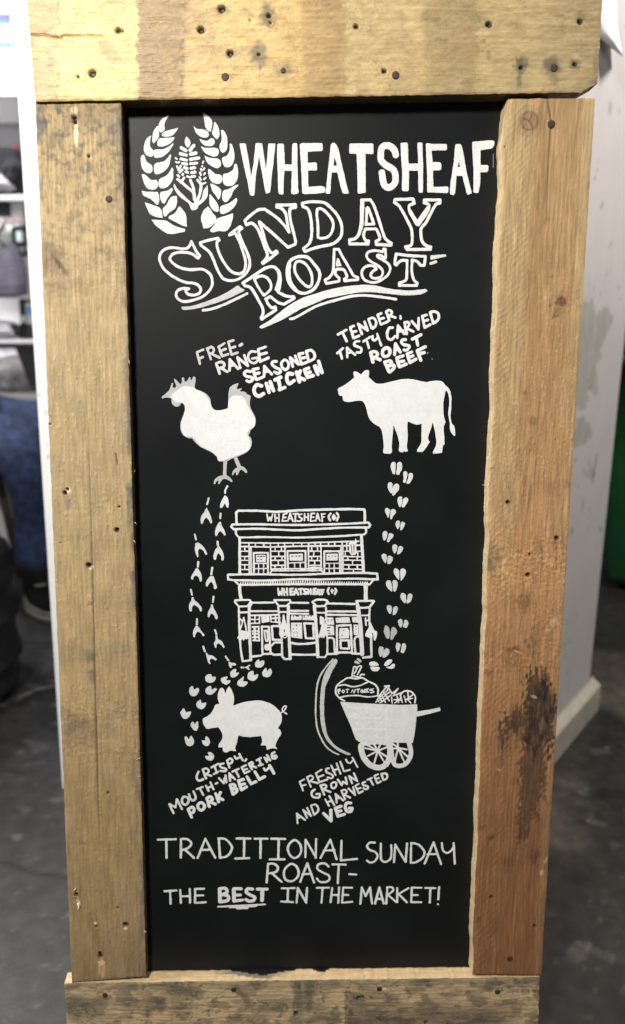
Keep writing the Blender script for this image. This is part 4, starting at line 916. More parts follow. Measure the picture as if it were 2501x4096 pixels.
ART = '''
wreath_drawing|painted wreath of two curved wheat ears|A
G@1 520,185! 530,195 490,250 475,300 480,350 455,385 425,388 402,350 410,290 440,235 / 395,305! 402,350 412,420 385,480 345,530! 330,490 335,420 355,360 / 650,330! 620,375 580,420 520,440 460,435 445,415 480,380 560,355 / 595,445! 595,465 550,520 480,555 410,560 390,535 400,480 440,460 540,455 / 580,520! 580,545 530,620 460,680 390,698 350,685 352,610 380,595 470,590 540,550 / 320,425! 305,480 305,560 345,610 345,660 320,682 270,670 230,620 232,540 265,460 / 215,658! 235,665 260,740 325,790 330,850 300,880 250,870 210,820 192,740 195,680 / 545,655! 555,680 530,790 470,860 400,895 360,885 350,800 380,760 470,740 520,690
G@1 200,890! 250,905 320,965 380,965 400,1020 385,1060 340,1080 270,1060 230,1000 / 570,808! 585,850 575,960 520,1040 450,1065 412,1040 408,970 440,940 500,910 545,850 / 200,1092! 260,1105 360,1108 400,1115 415,1200 400,1260 370,1250 310,1190 230,1155 / 565,1055! 578,1080 560,1120 510,1190 480,1245 450,1240 428,1190 428,1115 470,1100 520,1085 / 238,1230! 300,1250 370,1275 430,1310 455,1400 450,1420 370,1405 300,1370 270,1310 / 625,1155! 628,1240 600,1310 540,1350 500,1395 475,1400 460,1350 460,1300 500,1260 530,1200 570,1160 / 655,1275! 720,1350 738,1400 745,1525! 680,1505 590,1460 525,1425! 540,1395 600,1360 / 320,1440! 400,1445 500,1455 600,1515 725,1555! 720,1585! 640,1605 560,1615 500,1605 420,1550 360,1500
G@1 935,150! 1000,185 1045,240 1050,300 1035,380! 1010,375 970,330 955,240 / 820,305! 870,345 950,355 1000,385 1010,430 975,455 920,445 860,400 / 1075,260! 1100,280 1130,340 1140,420 1110,470 1080,450 1048,400 1065,340 / 895,465! 960,490 1000,485 1040,458 1075,475 1080,520 1040,555 970,550 920,510 / 1155,365! 1185,365 1225,430 1235,520 1225,600 1185,635 1150,610 1140,540 1165,480 / 915,560! 970,575 1060,575 1120,590 1130,640 1100,680 1040,675 960,630 / 1265,525! 1290,540 1318,640 1310,740 1270,800 1230,812 1190,790 1170,700 1230,670 1260,600
G@1 955,665! 1020,695 1110,705 1150,730 1155,790 1120,820 1060,805 990,750 / 1320,775! 1345,775 1362,850 1355,950 1310,1020 1250,1038 1190,1010 1182,900 1240,880 1300,840 / 1000,825! 1030,840 1090,890 1150,900 1170,940 1160,990 1120,1010 1050,990 1010,920 / 1025,1005! 1070,1015 1140,1060 1160,1100 1150,1160 1125,1200 1095,1150 1050,1090 / 1370,1015! 1360,1040 1310,1090 1280,1160 1240,1215 1200,1230 1172,1190 1180,1100 1240,1075 1320,1030 / 1020,1135! 1050,1160 1120,1260 1130,1330 1110,1348 1060,1325 1020,1250 / 1340,1178! 1352,1200 1330,1270 1260,1340 1180,1372 1145,1350 1150,1290 1180,1270 1260,1240 / 1000,1285! 1025,1310 1060,1365 1100,1410 1090,1470 1020,1535 945,1548! 935,1500 915,1430 940,1340 / 1300,1360! 1300,1410 1270,1520 1210,1580 1130,1580 1060,1595! 1025,1570 1080,1500 1110,1430 1160,1410 1240,1385
wheat_drawing|painted wheat stalks inside the wreath|A
G 738,432! 765,460 790,510 770,570 740,560 720,500 / 595,1005! 625,1060 700,1140 800,1230 830,1240 840,1200 870,1230 920,1190 950,1090 995,1020! 1000,1090 995,1160 950,1220 890,1270 870,1310 820,1328 795,1310 760,1240 680,1180 610,1100 588,1040
S40 680,575 735,610 / 828,550 787,603 / 855,640 790,652
S36 668,648 740,665 / 890,698 790,715 / 840,815 797,823 / 845,870 805,875
S31 675,710 742,723 / 690,765 743,772 / 718,815 750,825 / 735,865 758,873 / 865,760 790,768 / 840,920 802,923
S27 750,920 772,928 / 700,890 695,903 / 635,905 652,923 / 712,938 690,968 / 630,800 650,850 / 672,795 655,830 / 660,870 690,840
S22 612,700 628,712 / 615,745 630,755 / 655,748 640,755 / 945,740 938,760 / 932,795 930,800 / 915,830 925,850 / 958,820 948,840 / 905,875 915,905 / 965,880 950,900 / 900,930 915,960 / 975,935 950,955 / 970,995 940,1010
C32 635,955 680,990 750,1050 820,1110 838,1200 / 790,965 830,1080 842,1200 / 875,965 915,1020 905,1120 865,1230
title_lettering|largest lettering, solid white capitals across the top|B
G@.93 148,120 155,110! 205,110! 212,125 248,330 262,440! 290,290 305,130 320,108 365,110 378,130 402,290 412,370! 428,200 435,118 450,110 500,112! 506,125 490,290 470,440 455,590 445,605! 420,612! 408,600 385,480 358,330 345,250! 325,340 312,440 295,620 285,634! 262,634! 250,615 225,480 190,330
F@.93 525,125 540,110 585,112 594,130 600,320 670,320 676,125 690,106 720,108 726,130 730,400 735,570 742,590 735,610 690,622 668,612 665,590 672,386 598,384 590,500 588,615 575,625 545,620 536,600 530,400 522,250
F@.93 752,120 770,108 970,104 982,115 984,175 975,186 830,192 832,305 910,298 925,310 926,370 918,380 835,382 838,545 975,536 1005,550 1008,575 1000,605 900,615 790,620 775,605 768,400 758,250
F@.93 1060,130 1072,106 1100,102 1120,120 1140,170 1180,350 1215,500 1243,600 1240,614 1190,616 1178,605 1150,500 1130,402 1075,402 1065,480 1058,605 1050,614 1018,614 1010,600 1025,450 1045,280
X 1098,245 1115,290 1125,332 1088,335
F@.93 1248,118 1258,110 1480,108 1490,118 1490,210 1480,218 1412,212 1412,400 1412,600 1405,606 1345,615 1332,605 1328,400 1320,215 1255,214 1246,200
[B2]
C64@.93 336,225 325,185 290,145 240,130 198,150 184,210 190,280 240,330 310,375 331,430 328,500 295,540 262,552 228,535 208,490 196,405
F@.93 382,108 392,102 445,102 456,115 463,310 560,312 550,110 562,100 592,100 603,112 610,350 608,590 600,604 570,604 562,590 558,386 466,384 468,575 455,590 405,590 395,575 398,400 385,200
F@.93 635,118 650,108 680,112 840,116 848,125 848,170 840,178 695,182 706,298 780,298 793,315 790,370 775,378 708,382 714,545 850,542 863,552 860,600 848,608 700,602 655,604 648,590 650,430 640,250
F@.93 932,125 940,116 985,116 995,130 1020,240 1050,420 1095,590 1098,610 1060,628 1045,612 1003,437 945,437 930,610 915,630 885,622 878,605 885,490 918,280 925,180
X 968,290 980,345 958,345
F@.93 1100,100 1110,92 1300,78 1322,88 1324,115 1312,150 1290,162 1185,180 1185,328 1255,328 1266,340 1260,385 1245,398 1185,402 1182,500 1168,600 1150,608 1120,604 1112,590 1115,400 1105,230
S7@.16 1313,215 1313,350 / 1360,205 1358,260
outlined_lettering|arched hollow serif capitals of the upper word|D
O32@.92 500,200! 485,240 455,275 400,288 320,278 240,275 170,300 130,345 115,400 130,460 170,530 250,600 350,660 440,692 520,700 580,725 612,770 600,815 550,842 490,842 450,825 434,795 442,776 470,768! 400,765 340,785 315,830 330,880 380,915 430,922 520,905 620,870 700,810 745,740 750,670 730,600 680,555 620,532 480,538 370,515 290,470 245,420 245,390 280,350 350,330 440,330 510,350 560,385 580,400! 600,372! 560,320 530,260
O32@.92 605,215! 720,180 820,160! 835,185! 810,205 808,250 830,330 880,430 950,530 1010,575 1080,590! 1130,560 1150,500 1150,430 1120,320 1080,200 1035,110! 1010,100 960,120! 1030,60 1085,20! 1110,40! 1075,70 1075,110 1120,220 1170,330 1200,420 1198,510 1150,590 1070,650 980,670 890,650 840,590 800,510 770,430 720,330 612,240!
[E]
O33@.92 90,400! 160,335 250,270 330,262! 470,360 560,450 622,535! 600,420 585,330 560,280 520,245 475,235! 475,210! 580,212 700,205! 700,240! 650,250 630,275 640,400 670,520 700,640 695,685! 610,720! 500,620 400,530 330,470 265,415! 300,520 340,660 380,750 420,790 470,765! 480,785! 400,850 310,915! 300,905! 350,850 360,800 330,720 290,610 250,510 200,445 160,430 110,450!
O34@.92 780,190! 860,175 960,172 1050,185 1130,250 1200,330 1245,420 1258,500 1245,590 1180,660 1110,690 960,720 815,770! 795,735! 860,680 890,600 895,480 880,350 850,260 790,230!
O32@.92 960,260! 1010,255 1080,310 1140,390 1155,460 1130,550 1080,600 1010,612 970,600! 970,450 955,330
[G]
O34@.92 290,150! 400,150! 440,220 490,360 540,520 580,620 650,670! 645,695! 470,685! 465,645! 500,630 510,600 480,520 460,500! 340,500! 320,550 320,600 345,640 375,645! 370,680! 150,680! 145,630! 200,620 240,590 270,520 285,420 290,300
C30@.92 308,180 305,300 298,450 262,560
O32@.92 355,250! 375,260 440,440! 345,445!
O34@.92 690,145! 910,138! 925,190! 870,215 862,250 880,310 950,430 975,450! 1010,400 1080,300 1105,230 1090,200 1045,185! 1045,150! 1235,150! 1235,190! 1190,200 1150,260 1110,340 1060,430 1010,490 1005,560 1020,650 1070,700 1125,715! 1120,745! 840,748! 820,715! 880,700 900,650 895,520 860,430 790,300 740,220 685,180!
F@.92 880,250 962,388 1080,225 1108,240 1060,340 1000,440 975,468 950,455 900,370 868,290
outlined_lettering|arched hollow serif capitals of the lower word|E
O34@.92 65,1150! 180,1075 330,975 430,955 480,990 505,1050 505,1150 480,1230! 500,1265 600,1310 680,1315! 685,1335! 560,1405! 500,1390 430,1340 400,1315! 340,1340! 370,1400 410,1445 455,1440! 465,1475! 380,1530 295,1585! 285,1570! 310,1510 300,1440 260,1370 200,1260 150,1200 90,1185!
G@.9 480,970 515,1000 535,1080 530,1170 515,1240 490,1265! 445,1235! 455,1200 478,1120 482,1060 470,1000
O30@.92 205,1105! 250,1075 300,1065 360,1090 400,1150 405,1210 370,1260 320,1300! 290,1260 245,1190
O36@.92 790,830 860,850 930,930 985,1010 990,1080 960,1170 900,1240 820,1272 750,1265 680,1220 625,1150 602,1070 605,960 640,880 710,840
C32@.92 632,930 622,1000 630,1090 660,1170 710,1235
O32@.92 755,888 820,920 880,1010 900,1090 895,1160 870,1195 820,1180 750,1110 700,1030 690,950 710,900
O32@.92 1165,745! 1220,745! 1270,840 1340,960 1400,1060 1450,1080! 1450,1110! 1290,1125! 1290,1100! 1320,1075 1290,1000 1270,985! 1200,985 1180,1010 1185,1050 1225,1090! 1225,1130! 1070,1155! 1055,1115! 1110,1080 1150,1010 1160,900
F@.92 1200,845 1225,860 1255,945 1190,950 1185,930
X 1212,915 1220,905 1222,928 1212,930
[G]
O30@.92 555,740! 545,775! 500,765 440,760 380,775 352,810 360,850 400,890 470,930 530,980 545,1030 520,1080 460,1095 410,1080 405,1040 440,1000 470,985! 440,950 390,940 330,960 295,1010 300,1070 340,1120 430,1145 520,1120 600,1060 635,990 620,930 560,880 490,840 480,815! 520,815 570,850! 580,850! 580,740!
O32@.92 705,800! 820,815 940,825 1060,830! 1045,940! 1000,935 960,890 900,875! 895,1000 920,1110 960,1150! 955,1180! 745,1180! 745,1150! 820,1120 835,1050 840,880! 770,880 730,910 710,935! 690,920!
flourish_drawing|brush flourishes and dashes around the arched words|E
G@.88 265,1680 300,1650 400,1590 500,1510 620,1420 760,1340 900,1290 1100,1230 1300,1190 1404,1178 1554,1172 1684,1185 1844,1220 2004,1238 2104,1238 2204,1228 2264,1222! 2286,1235! 2282,1250 2204,1285 2054,1298 1904,1290 1704,1268 1604,1262 1454,1265 1204,1310 1050,1345 900,1410 780,1455 700,1500 600,1560 480,1620 380,1665 300,1695
C30@.92 635,1582 690,1570 800,1510 950,1430 1100,1380 1300,1325 1400,1305 1534,1298 1704,1315 1804,1328 1909,1345
[D]
G@.7 380,990 390,985 500,975 620,940 760,890 880,835 960,790 1040,735! 1070,730! 1095,755 1140,775! 1135,795 1080,820 980,870 870,915 700,970 560,1005 430,1024 390,1015
C30@.85 640,1028 750,1010 900,955 1050,885 1170,825
[G]
F@.85 1120,815 1305,805 1310,830 1200,855 1125,872 1115,850
S30@.85 1125,915 1185,895
caption_lettering|hand-painted caption above the chicken|H
S24@.72 100,205 130,325 / 100,205 165,178 / 118,272 160,255 / 205,165 245,278 / 235,215 335,262 / 325,150 360,245 / 325,150 385,112 / 345,190 398,170 / 360,245 425,225 / 425,97 460,230 / 425,97 478,82 / 445,162 495,148 / 460,230 522,208
C24@.72 210,170 250,150 275,175 268,205 228,232
S28@.75 545,135 565,122
S26@.85 300,325 335,428 / 345,365 415,408 / 440,280 438,395 / 440,280 525,375 / 445,345 490,335 / 550,365 520,258 / 520,258 625,345 / 628,345 590,235
C26@.8 300,320 350,305 385,330 370,360 320,375 / 710,200 660,200 630,245 650,300 695,318 730,290 725,265! / 672,270 725,262
S27@.92 735,175 755,300 / 735,175 812,148 / 745,232 822,210 / 755,300 842,262
C28@.95 655,405 610,400 590,430 615,455 665,465 675,495 640,510 618,502 / 925,300 885,305 880,335 920,365 960,385 965,410 935,425 905,410 / 1235,195 1285,185 1318,220 1315,270 1260,300
O28@.95 1000,290 975,320 985,365 1020,385 1050,355 1045,310 1020,285
S28@.95 680,385 715,490 / 680,385 735,372 / 700,430 745,420 / 715,490 775,468 / 800,350 795,460 / 800,350 875,433 / 800,415 845,400 / 1095,355 1065,260 / 1065,260 1155,332 / 1155,332 1120,242 / 1155,225 1185,330 / 1155,225 1200,215 / 1170,270 1218,260 / 1185,330 1245,305 / 1235,195 1260,300
C38 770,555 720,545 693,590 705,640 745,660 790,635 / 1090,430 1045,430 1032,480 1055,530 1108,500
S36 820,530 848,622 / 858,510 895,605 / 840,580 880,565 / 910,490 970,465 / 945,480 965,585 / 955,592 1010,570 / 1132,410 1162,512 / 1150,462 1172,400 / 1150,462 1215,490 / 1215,390 1248,465 / 1215,388 1258,370 / 1230,430 1275,410 / 1248,465 1305,448
S34 1320,350 1355,435 / 1330,345 1398,418 / 1362,300 1400,415
caption_lettering|hand-painted caption above the cow|I
S30@.95 158,385 258,330 / 212,360 262,465 / 305,300 345,430 / 305,300 348,282 / 325,360 375,345 / 345,430 412,402 / 445,378 400,258 / 400,258 515,338 / 515,338 478,230 / 525,205 565,310 / 635,150 675,265 / 635,150 678,132 / 655,200 708,187 / 675,265 752,232 / 738,110 775,212 / 765,155 848,182
C30@.95 525,200 580,185 615,225 610,280 575,315 / 738,110 770,92 805,110 800,140 760,165
S26@.95 908,162 912,195
S28@.93 148,612 218,552 / 180,585 205,675 / 265,545 270,658 / 265,545 365,630 / 275,608 320,598 / 460,470 543,417 / 500,445 530,548 / 630,378 678,515
C28@.93 415,465 365,475 355,515 400,535 440,555 430,600 385,600 / 575,405 575,440 605,455 638,420
C32@.93 815,302 775,310 750,365 757,430 800,448 845,405 / 960,242 1000,237 1015,270 985,310 / 1270,118 1320,108 1365,135 1370,190 1345,225 1305,250
S31@.93 880,278 872,425 / 880,278 955,378 / 885,350 940,342 / 960,245 985,378 / 985,310 1065,350 / 1047,225 1125,322 / 1125,322 1130,188 / 1172,165 1200,303 / 1172,165 1222,152 / 1185,225 1240,210 / 1200,303 1268,267 / 1268,120 1305,248
C38 550,600 605,592 635,620 610,655 570,670 / 720,717 785,702 800,735 760,765 / 760,765 825,755 830,790 780,838
S40 552,603 578,718 / 600,660 665,690 / 722,722 772,832
O40 740,545 700,575 695,625 720,650 760,640 782,605 775,560
S36 850,495 840,625 / 850,495 908,597 / 850,572 885,565 / 1055,440 1155,388 / 1100,420 1118,515
C34 972,447 930,452 922,485 960,510 1010,520 1015,545 980,575 952,570
S38 867,672 895,775 / 867,668 942,642 / 885,720 950,705 / 895,775 980,742 / 990,622 1023,722 / 990,618 1045,597 / 1005,665 1060,640 / 1025,722 1095,682 / 1112,582 1155,695 / 1112,577 1208,533 / 1130,620 1195,603
S14@.25 1235,612 1240,606 / 1290,680 1292,682
chicken_drawing|solid white painted chicken walking left|J
G@.62 95,380! 100,360 185,290 210,240 230,180! 248,180 245,230 270,245 290,215 262,130! 275,122 310,155 350,190 370,150 370,110 385,102 398,110 412,160 450,140 465,105 485,100 495,140 515,110 530,90 555,105 555,170 545,220 560,260 640,290 710,330 755,390 770,470 790,520 820,545 900,548 995,520! 1005,400 1005,320 1030,240 1080,200 1135,178! 1145,190 1125,230 1130,265! 1180,250 1188,262 1165,290 1215,295 1250,310 1250,325 1305,350 1310,380 1300,440 1310,520 1350,590 1378,680 1370,760 1330,805 1305,820! 1305,850 1280,895! 1315,930 1328,990 1310,1060 1270,1115 1200,1155 1140,1180 1070,1205 1000,1240 940,1250 870,1248! 850,1190 815,1155! 760,1115 640,1060 560,1000 510,935! 450,930 380,880 350,790 360,690 400,590 410,500 380,450 355,455 340,490 290,502 240,470 225,385! 150,375 110,392
S48@.6 962,1240 955,1440 / 1100,1200 1155,1325
G@.6 805,1555! 815,1500 870,1455 930,1440 980,1440 1030,1470 1065,1520! 1050,1535 1010,1510 965,1490 930,1495 900,1530 885,1560! 865,1555 870,1512 840,1530 825,1562! / 1052,1440! 1065,1390 1100,1350 1140,1330 1200,1320 1250,1360 1265,1400! 1245,1408 1195,1368 1165,1370 1135,1430 1110,1436! 1110,1395 1085,1412 1070,1442!
G@1 230,345 330,262 400,222 500,235 620,295 700,350 750,440 790,530 880,552 1000,525 1010,430 1060,360 1180,355 1230,400 1270,490 1330,590 1370,680 1355,780 1280,830 1265,890 1300,960 1310,1040 1250,1120 1080,1180 880,1245 840,1170 730,1090 620,1030 520,915 430,910 370,840 360,740 400,600 410,500 380,450 300,440 250,400
cow_drawing|solid white painted cow facing left|K
G@1 90,290! 95,262 190,205 260,150 272,135! 262,90 275,70 310,80 348,105! 385,65 425,58 438,80 432,130! 480,180 520,205 590,207 700,180 830,155 920,160 1000,175 1075,192! 1130,178 1220,175 1260,190 1290,230! 1330,270 1352,340 1355,450 1345,560 1360,650 1390,690 1398,785 1385,792! 1350,750 1335,690 1335,650 1320,550 1330,400 1320,320 1292,275! 1275,360 1265,450 1270,560 1290,640! 1270,690 1275,800 1280,890! 1262,900 1250,980! 1150,988! 1150,970 1180,900 1185,850 1175,760 1145,635! 1130,700 1100,780 1095,820 1112,860! 1060,940 1030,970! 970,968! 975,940 1015,870 1020,780 1022,655! 970,665 920,650 870,628! 862,680 868,800 860,910 868,960! 840,970! 830,958 815,972 780,968 765,950! 775,880 750,780 710,670! 700,780 690,900 692,970 670,992! 600,985! 592,960 600,880 580,740 550,690! 480,645 430,580 410,500 385,430 360,400! 300,400 200,412 150,395 140,350! 105,335
bird_print||L
C26@.95 790,170 760,225 755,270
G@.95 750,305 775,320 795,350 812,420 808,490! 785,495! 770,470 755,420! 735,460 710,495! 685,500! 680,460 700,390 735,330
bird_print||L
S24@.85 508,350 485,440
G@.8 475,495 495,520 530,590 560,690 558,725! 535,730! 510,680 470,635! 445,670 420,725 400,745! 388,700 400,620 440,560
bird_print||L
S26@.85 690,580 682,650
G@.85 670,708 692,712 705,760 740,820 768,900! 745,915! 720,880 680,840! 650,880 630,922! 605,905 605,840 640,750
bird_print||L
S24@.85 300,895 318,970
G@.85 310,1030! 345,1015 390,1040 440,1090 488,1190! 465,1202! 430,1140 370,1105! 350,1150 358,1225! 340,1242! 315,1180 302,1110
bird_print||L
S30@.88 643,1005 648,1060
G@.88 640,1080! 670,1068! 700,1120 730,1170 740,1250 725,1290! 698,1280! 695,1225 655,1175! 630,1220 620,1275! 590,1278! 580,1220 600,1140
bird_print||L
S30@.88 352,1310 346,1380
G@.85 310,1410! 335,1400 360,1420 400,1500 405,1590! 380,1610! 368,1570 350,1530 310,1512! 285,1540 275,1578! 245,1572! 248,1520 290,1450
bird_print||L
S30@.88 563,1395 548,1495
G@.85 525,1525! 575,1520! 600,1570 635,1690! 615,1720! 590,1710 580,1650 545,1605! 510,1640 492,1678! 465,1670! 475,1600
bird_print||M
S26@.85 240,220 258,300
G@.85 248,335! 285,330! 300,380 350,420 405,500 400,548! 380,545! 355,490 290,450! 262,480 258,540! 240,552! 215,530 215,440 245,380
bird_print||M
S26@.85 582,325 572,410
G@.82 540,445! 570,440! 585,500 620,560 645,640 625,672! 605,650 590,605 550,575! 530,600 515,640! 495,630! 500,560 535,490
bird_print||M
S28@.85 332,660 332,745
G@.85 310,775 350,772 390,830 440,890 445,915! 420,920! 390,875 340,850! 318,880 300,940! 275,930! 272,860
bird_print||M
S28@.85 605,830 625,890
G@.85 610,912! 640,910! 650,960 710,1000 748,1085! 730,1102! 705,1060 650,1025! 630,1050 625,1100! 605,1095! 590,1030 612,980
bird_print||M
S28@.85 425,1075 452,1150
G@.85 460,1170! 480,1165! 510,1205 560,1210 630,1265! 615,1290! 570,1260 530,1265! 525,1300 540,1330! 520,1340! 495,1300 480,1230
bird_print||M
S28@.85 765,1225 805,1285
G@.85 805,1305! 825,1300! 850,1320 900,1322 928,1350! 915,1362! 850,1362! 858,1385 835,1405! 815,1360
bird_print||M
S26@.85 1000,1390 1035,1392
G@.85 1050,1385 1090,1370 1120,1350! 1140,1360! 1105,1385 1132,1415! 1115,1432! 1085,1410 1055,1395
trotter_print||S
G@.85 350,275 360,240 385,225 415,218! 430,240! 430,252! 470,250! 475,265 460,300 430,318 390,320 360,305
trotter_print||S
G@.85 535,300 535,270 570,255 608,247! 612,260! 595,290! 642,292! 638,315 600,343 560,330
trotter_print||S
G@.85 640,215 650,190 680,165 705,160! 712,170! 705,205! 738,200! 742,212 720,240 685,262 650,255
trotter_print||S
G@.85 720,335 730,300 760,275 795,243! 800,250! 790,305! 838,308! 838,330 810,360 770,365 735,355
trotter_print||S
G@.85 840,240 850,205 880,185 905,178! 912,200! 915,235! 955,220! 963,232 955,265 920,298 880,298 845,275
trotter_print||S
G@.85 928,105 940,75 965,50! 975,52! 980,80! 1010,62! 1035,65! 1032,105 1005,140 970,148 935,135
trotter_print||S
G@.85 1010,205 1025,175 1050,145! 1062,150! 1070,185! 1095,155! 1110,155! 1125,190 1115,225 1085,255 1050,255 1020,240
trotter_print||S
G@.85 165,410 175,375 195,360! 212,368! 220,400! 262,378! 278,390 278,420 255,460 220,478 185,465 168,440
trotter_print||S
G@.82 352,410 365,380 400,357! 420,358! 425,400! 470,380! 487,388! 480,410 440,450 400,460 365,445
trotter_print||S
G@.85 248,575 260,540 295,515! 303,520! 308,558! 360,550! 362,570 340,610 305,628 265,610
trotter_print||S
G@.85 65,675 75,645 97,615! 110,620! 128,660! 185,650! 188,670 165,715 130,740 90,725
trotter_print||S
G@.85 182,810 190,780 205,768! 220,780 232,800! 250,770! 270,768! 272,830 262,860 245,878 210,860
trotter_print||S
G@.85 113,945! 135,940! 160,975! 180,937! 195,937 215,970 222,1010 205,1045 170,1055 135,1040 118,990
trotter_print||S
G@.85 310,985! 350,990! 355,945! 375,945 405,985 408,1020 385,1050 355,1052 325,1030
trotter_print||S
G@.85 348,1175 358,1165! 395,1165! 378,1130! 410,1122 445,1145 455,1180 435,1215 400,1222 365,1205
hoof_print||N
G@.9 605,140 650,140 670,170 665,280 655,375 630,385 605,365 570,270 570,190 / 740,138 780,150 798,220 790,300 755,350 740,390 700,395 680,375 690,260 695,170
hoof_print||N
G@.9 850,322 890,335 905,380 895,450 870,550 850,560 812,540 825,470 818,370 / 965,360 1010,380 1015,440 990,500 945,570 900,575 885,560 915,470 930,380
hoof_print||N
G@.88 560,545 600,565 605,620 598,750 570,770 540,730 510,650 515,570 / 680,572 725,590 738,640 725,710 670,770 630,815 600,810 598,780 620,620
hoof_print||N
G@.9 765,828 800,850 798,940 770,1035 740,1035 720,980 703,910 720,850 / 880,852 918,880 910,930 870,1000 830,1052 785,1030 805,980 818,880
hoof_print||N
G@.88 490,1062 550,1095 550,1150 530,1250 505,1250 480,1200 450,1130 455,1085 / 620,1085 668,1110 668,1160 620,1220 590,1285 560,1280 555,1220 575,1110
hoof_print||N
G@.82 715,1310 752,1340 750,1420 720,1485 700,1485 668,1410 675,1335 / 805,1338 855,1370 840,1420 795,1500 758,1500 762,1420 772,1360
hoof_print||N
G@.83 455,1522 500,1550 500,1630 460,1710 425,1710 403,1630 410,1555 / 575,1568 622,1600 605,1660 560,1700 535,1745 490,1740 515,1640 530,1580
hoof_print||N
G@.82 650,1790 700,1825 695,1900 660,1968 635,1965 603,1890 608,1815 / 760,1822 812,1850 808,1910 760,1975 730,1992 700,1985 705,1930 725,1850
hoof_print||N
G@.8 440,1980 490,2010 490,2090 475,2160 450,2160 400,2090 382,2030 395,1995 / 550,2015 608,2050 605,2110 560,2180 530,2190 502,2175 502,2090 515,2030
hoof_print||O
G@.9 680,268 735,310 745,400 740,495 715,490 650,400 625,330 640,280 / 815,265 870,300 868,370 830,450 785,515 765,500 758,320 775,280
hoof_print||O
G@.82 525,508 570,530 600,640 600,720 575,728 500,650 472,580 485,520 / 640,502 695,525 708,610 680,700 650,732 622,715 602,560 607,515
hoof_print||O
G@.8 810,758 865,790 878,850 870,940 845,965 790,910 763,840 775,775 / 960,772 1000,800 998,860 960,940 920,965 887,960 897,870 920,790
hoof_print||O
G@.75 540,1003 585,1025 595,1090 580,1160 550,1180 500,1110 487,1050 500,1010 / 675,1028 710,1060 700,1130 660,1190 610,1200 612,1120 625,1050
hoof_print||O
G@.78 765,1280 805,1310 805,1380 790,1440 755,1450 725,1400 713,1320 / 875,1300 920,1340 918,1400 890,1455 840,1458 812,1430 835,1360 845,1310
hoof_print||O
G@.6 475,1415 530,1460 550,1560 545,1665 490,1675 460,1620 432,1540 445,1450 / 620,1445 670,1470 698,1550 650,1620 610,1690 565,1690 567,1560 585,1470
hoof_print||O
G@.78 715,1762 760,1790 755,1870 715,1942 690,1930 668,1850 680,1775 / 835,1770 875,1800 870,1880 830,1960 800,1970 768,1940 785,1850 800,1785
hoof_print||O
G@.72 370,1835 420,1860 425,1940 400,2020 365,2045 345,2030 322,1930 335,1850 / 490,1868 540,1900 540,1970 480,2040 430,2060 400,2045 430,1940 450,1890
hoof_print||O
G@1 210,2135 260,2140 320,2180 322,2215 280,2225 170,2225 140,2195 150,2155 / 160,2250 240,2240 335,2250 345,2280 310,2325 240,2335 190,2310
hoof_print||O
G@1 440,2215 440,2190 490,2120 545,2092 598,2105 590,2150 540,2200 480,2225 / 475,2240 540,2235 600,2185 640,2180 655,2210 630,2265 570,2285 500,2270
hoof_print||T
G@.7 505,70 520,60 560,83 560,92 540,95 510,82 / 530,40 550,35 580,55 582,72 568,78 545,62
pub_drawing|line drawing of a two-storey pub front with four columns|P
S22 112,195 108,95 130,78 300,78 500,90 700,75 1000,65 1200,62 1330,66 1336,90 1338,185
O20 70,210! 300,208 700,215 1100,205 1370,192! 1390,215! 1375,238! 1150,240 900,252 700,265 500,258 300,250 85,255! 60,232!
C18 105,262 108,300 130,330 / 135,335 400,330 700,335 1000,325 1150,318 1330,305 / 1330,305 1350,285 1348,250
S26 142,335 142,670
S28 1305,325 1325,665
S14 150,385 450,388 800,385 1100,375 1280,370 / 436,430 440,640 / 575,430 575,640 / 798,420 800,640 / 918,415 920,640 / 460,652 910,650
S16 150,420 430,425 800,415 1100,415 1290,408 / 440,635 930,632 / 436,670 460,637 / 905,637 940,665
S13 230,388 230,420 / 292,388 292,420 / 372,388 372,420 / 435,388 435,425 / 510,388 510,420 / 570,388 570,425 / 652,388 652,418 / 735,385 735,415 / 800,385 800,415 / 862,385 862,415 / 915,385 915,415 / 990,380 990,412 / 1050,380 1050,410 / 1120,378 1120,410 / 1165,372 1165,408
S12 150,465 225,465 / 150,515 225,515 / 150,552 225,552 / 150,595 225,595 / 150,640 228,640 / 190,425 190,462 / 190,515 190,550 / 190,592 190,638
S33@.8 242,430 242,670
S12 440,465 572,465 / 440,515 572,515 / 440,552 572,552 / 440,600 572,600 / 480,430 480,465 / 540,430 540,465 / 515,465 515,515 / 480,515 480,552 / 545,515 545,552 / 510,552 510,598 / 480,600 480,635 / 545,600 545,635
S12 800,465 918,465 / 800,515 918,515 / 800,555 918,555 / 800,600 918,600 / 830,418 830,462 / 885,418 885,462 / 850,465 850,515 / 830,515 830,555 / 885,515 885,555 / 858,555 858,600 / 812,618 910,618
S12 1138,465 1300,465 / 1138,515 1300,518 / 1138,550 1300,552 / 1138,595 1300,597 / 1138,635 1310,638 / 1165,420 1165,465 / 1150,468 1150,512 / 1270,465 1270,515 / 1175,515 1175,550 / 1265,515 1265,550 / 1220,552 1220,595 / 1185,597 1185,635 / 1265,597 1265,635 / 1228,638 1228,670 / 1250,350 1252,410
F 1180,385 1250,372 1262,480 1245,500 1210,505 1190,480
Z7 1205,400 1215,485 / 1232,400 1234,478
S18@.93 278,670 275,482 410,480 412,670 / 603,632 598,464 770,462 772,632 / 950,665 950,467 1095,465 1100,665
S34@.8 1118,425 1118,670
F@.9 295,500 392,498 392,568 300,570 / 617,490 745,488 745,555 617,555 / 970,490 1080,488 1080,555 970,555
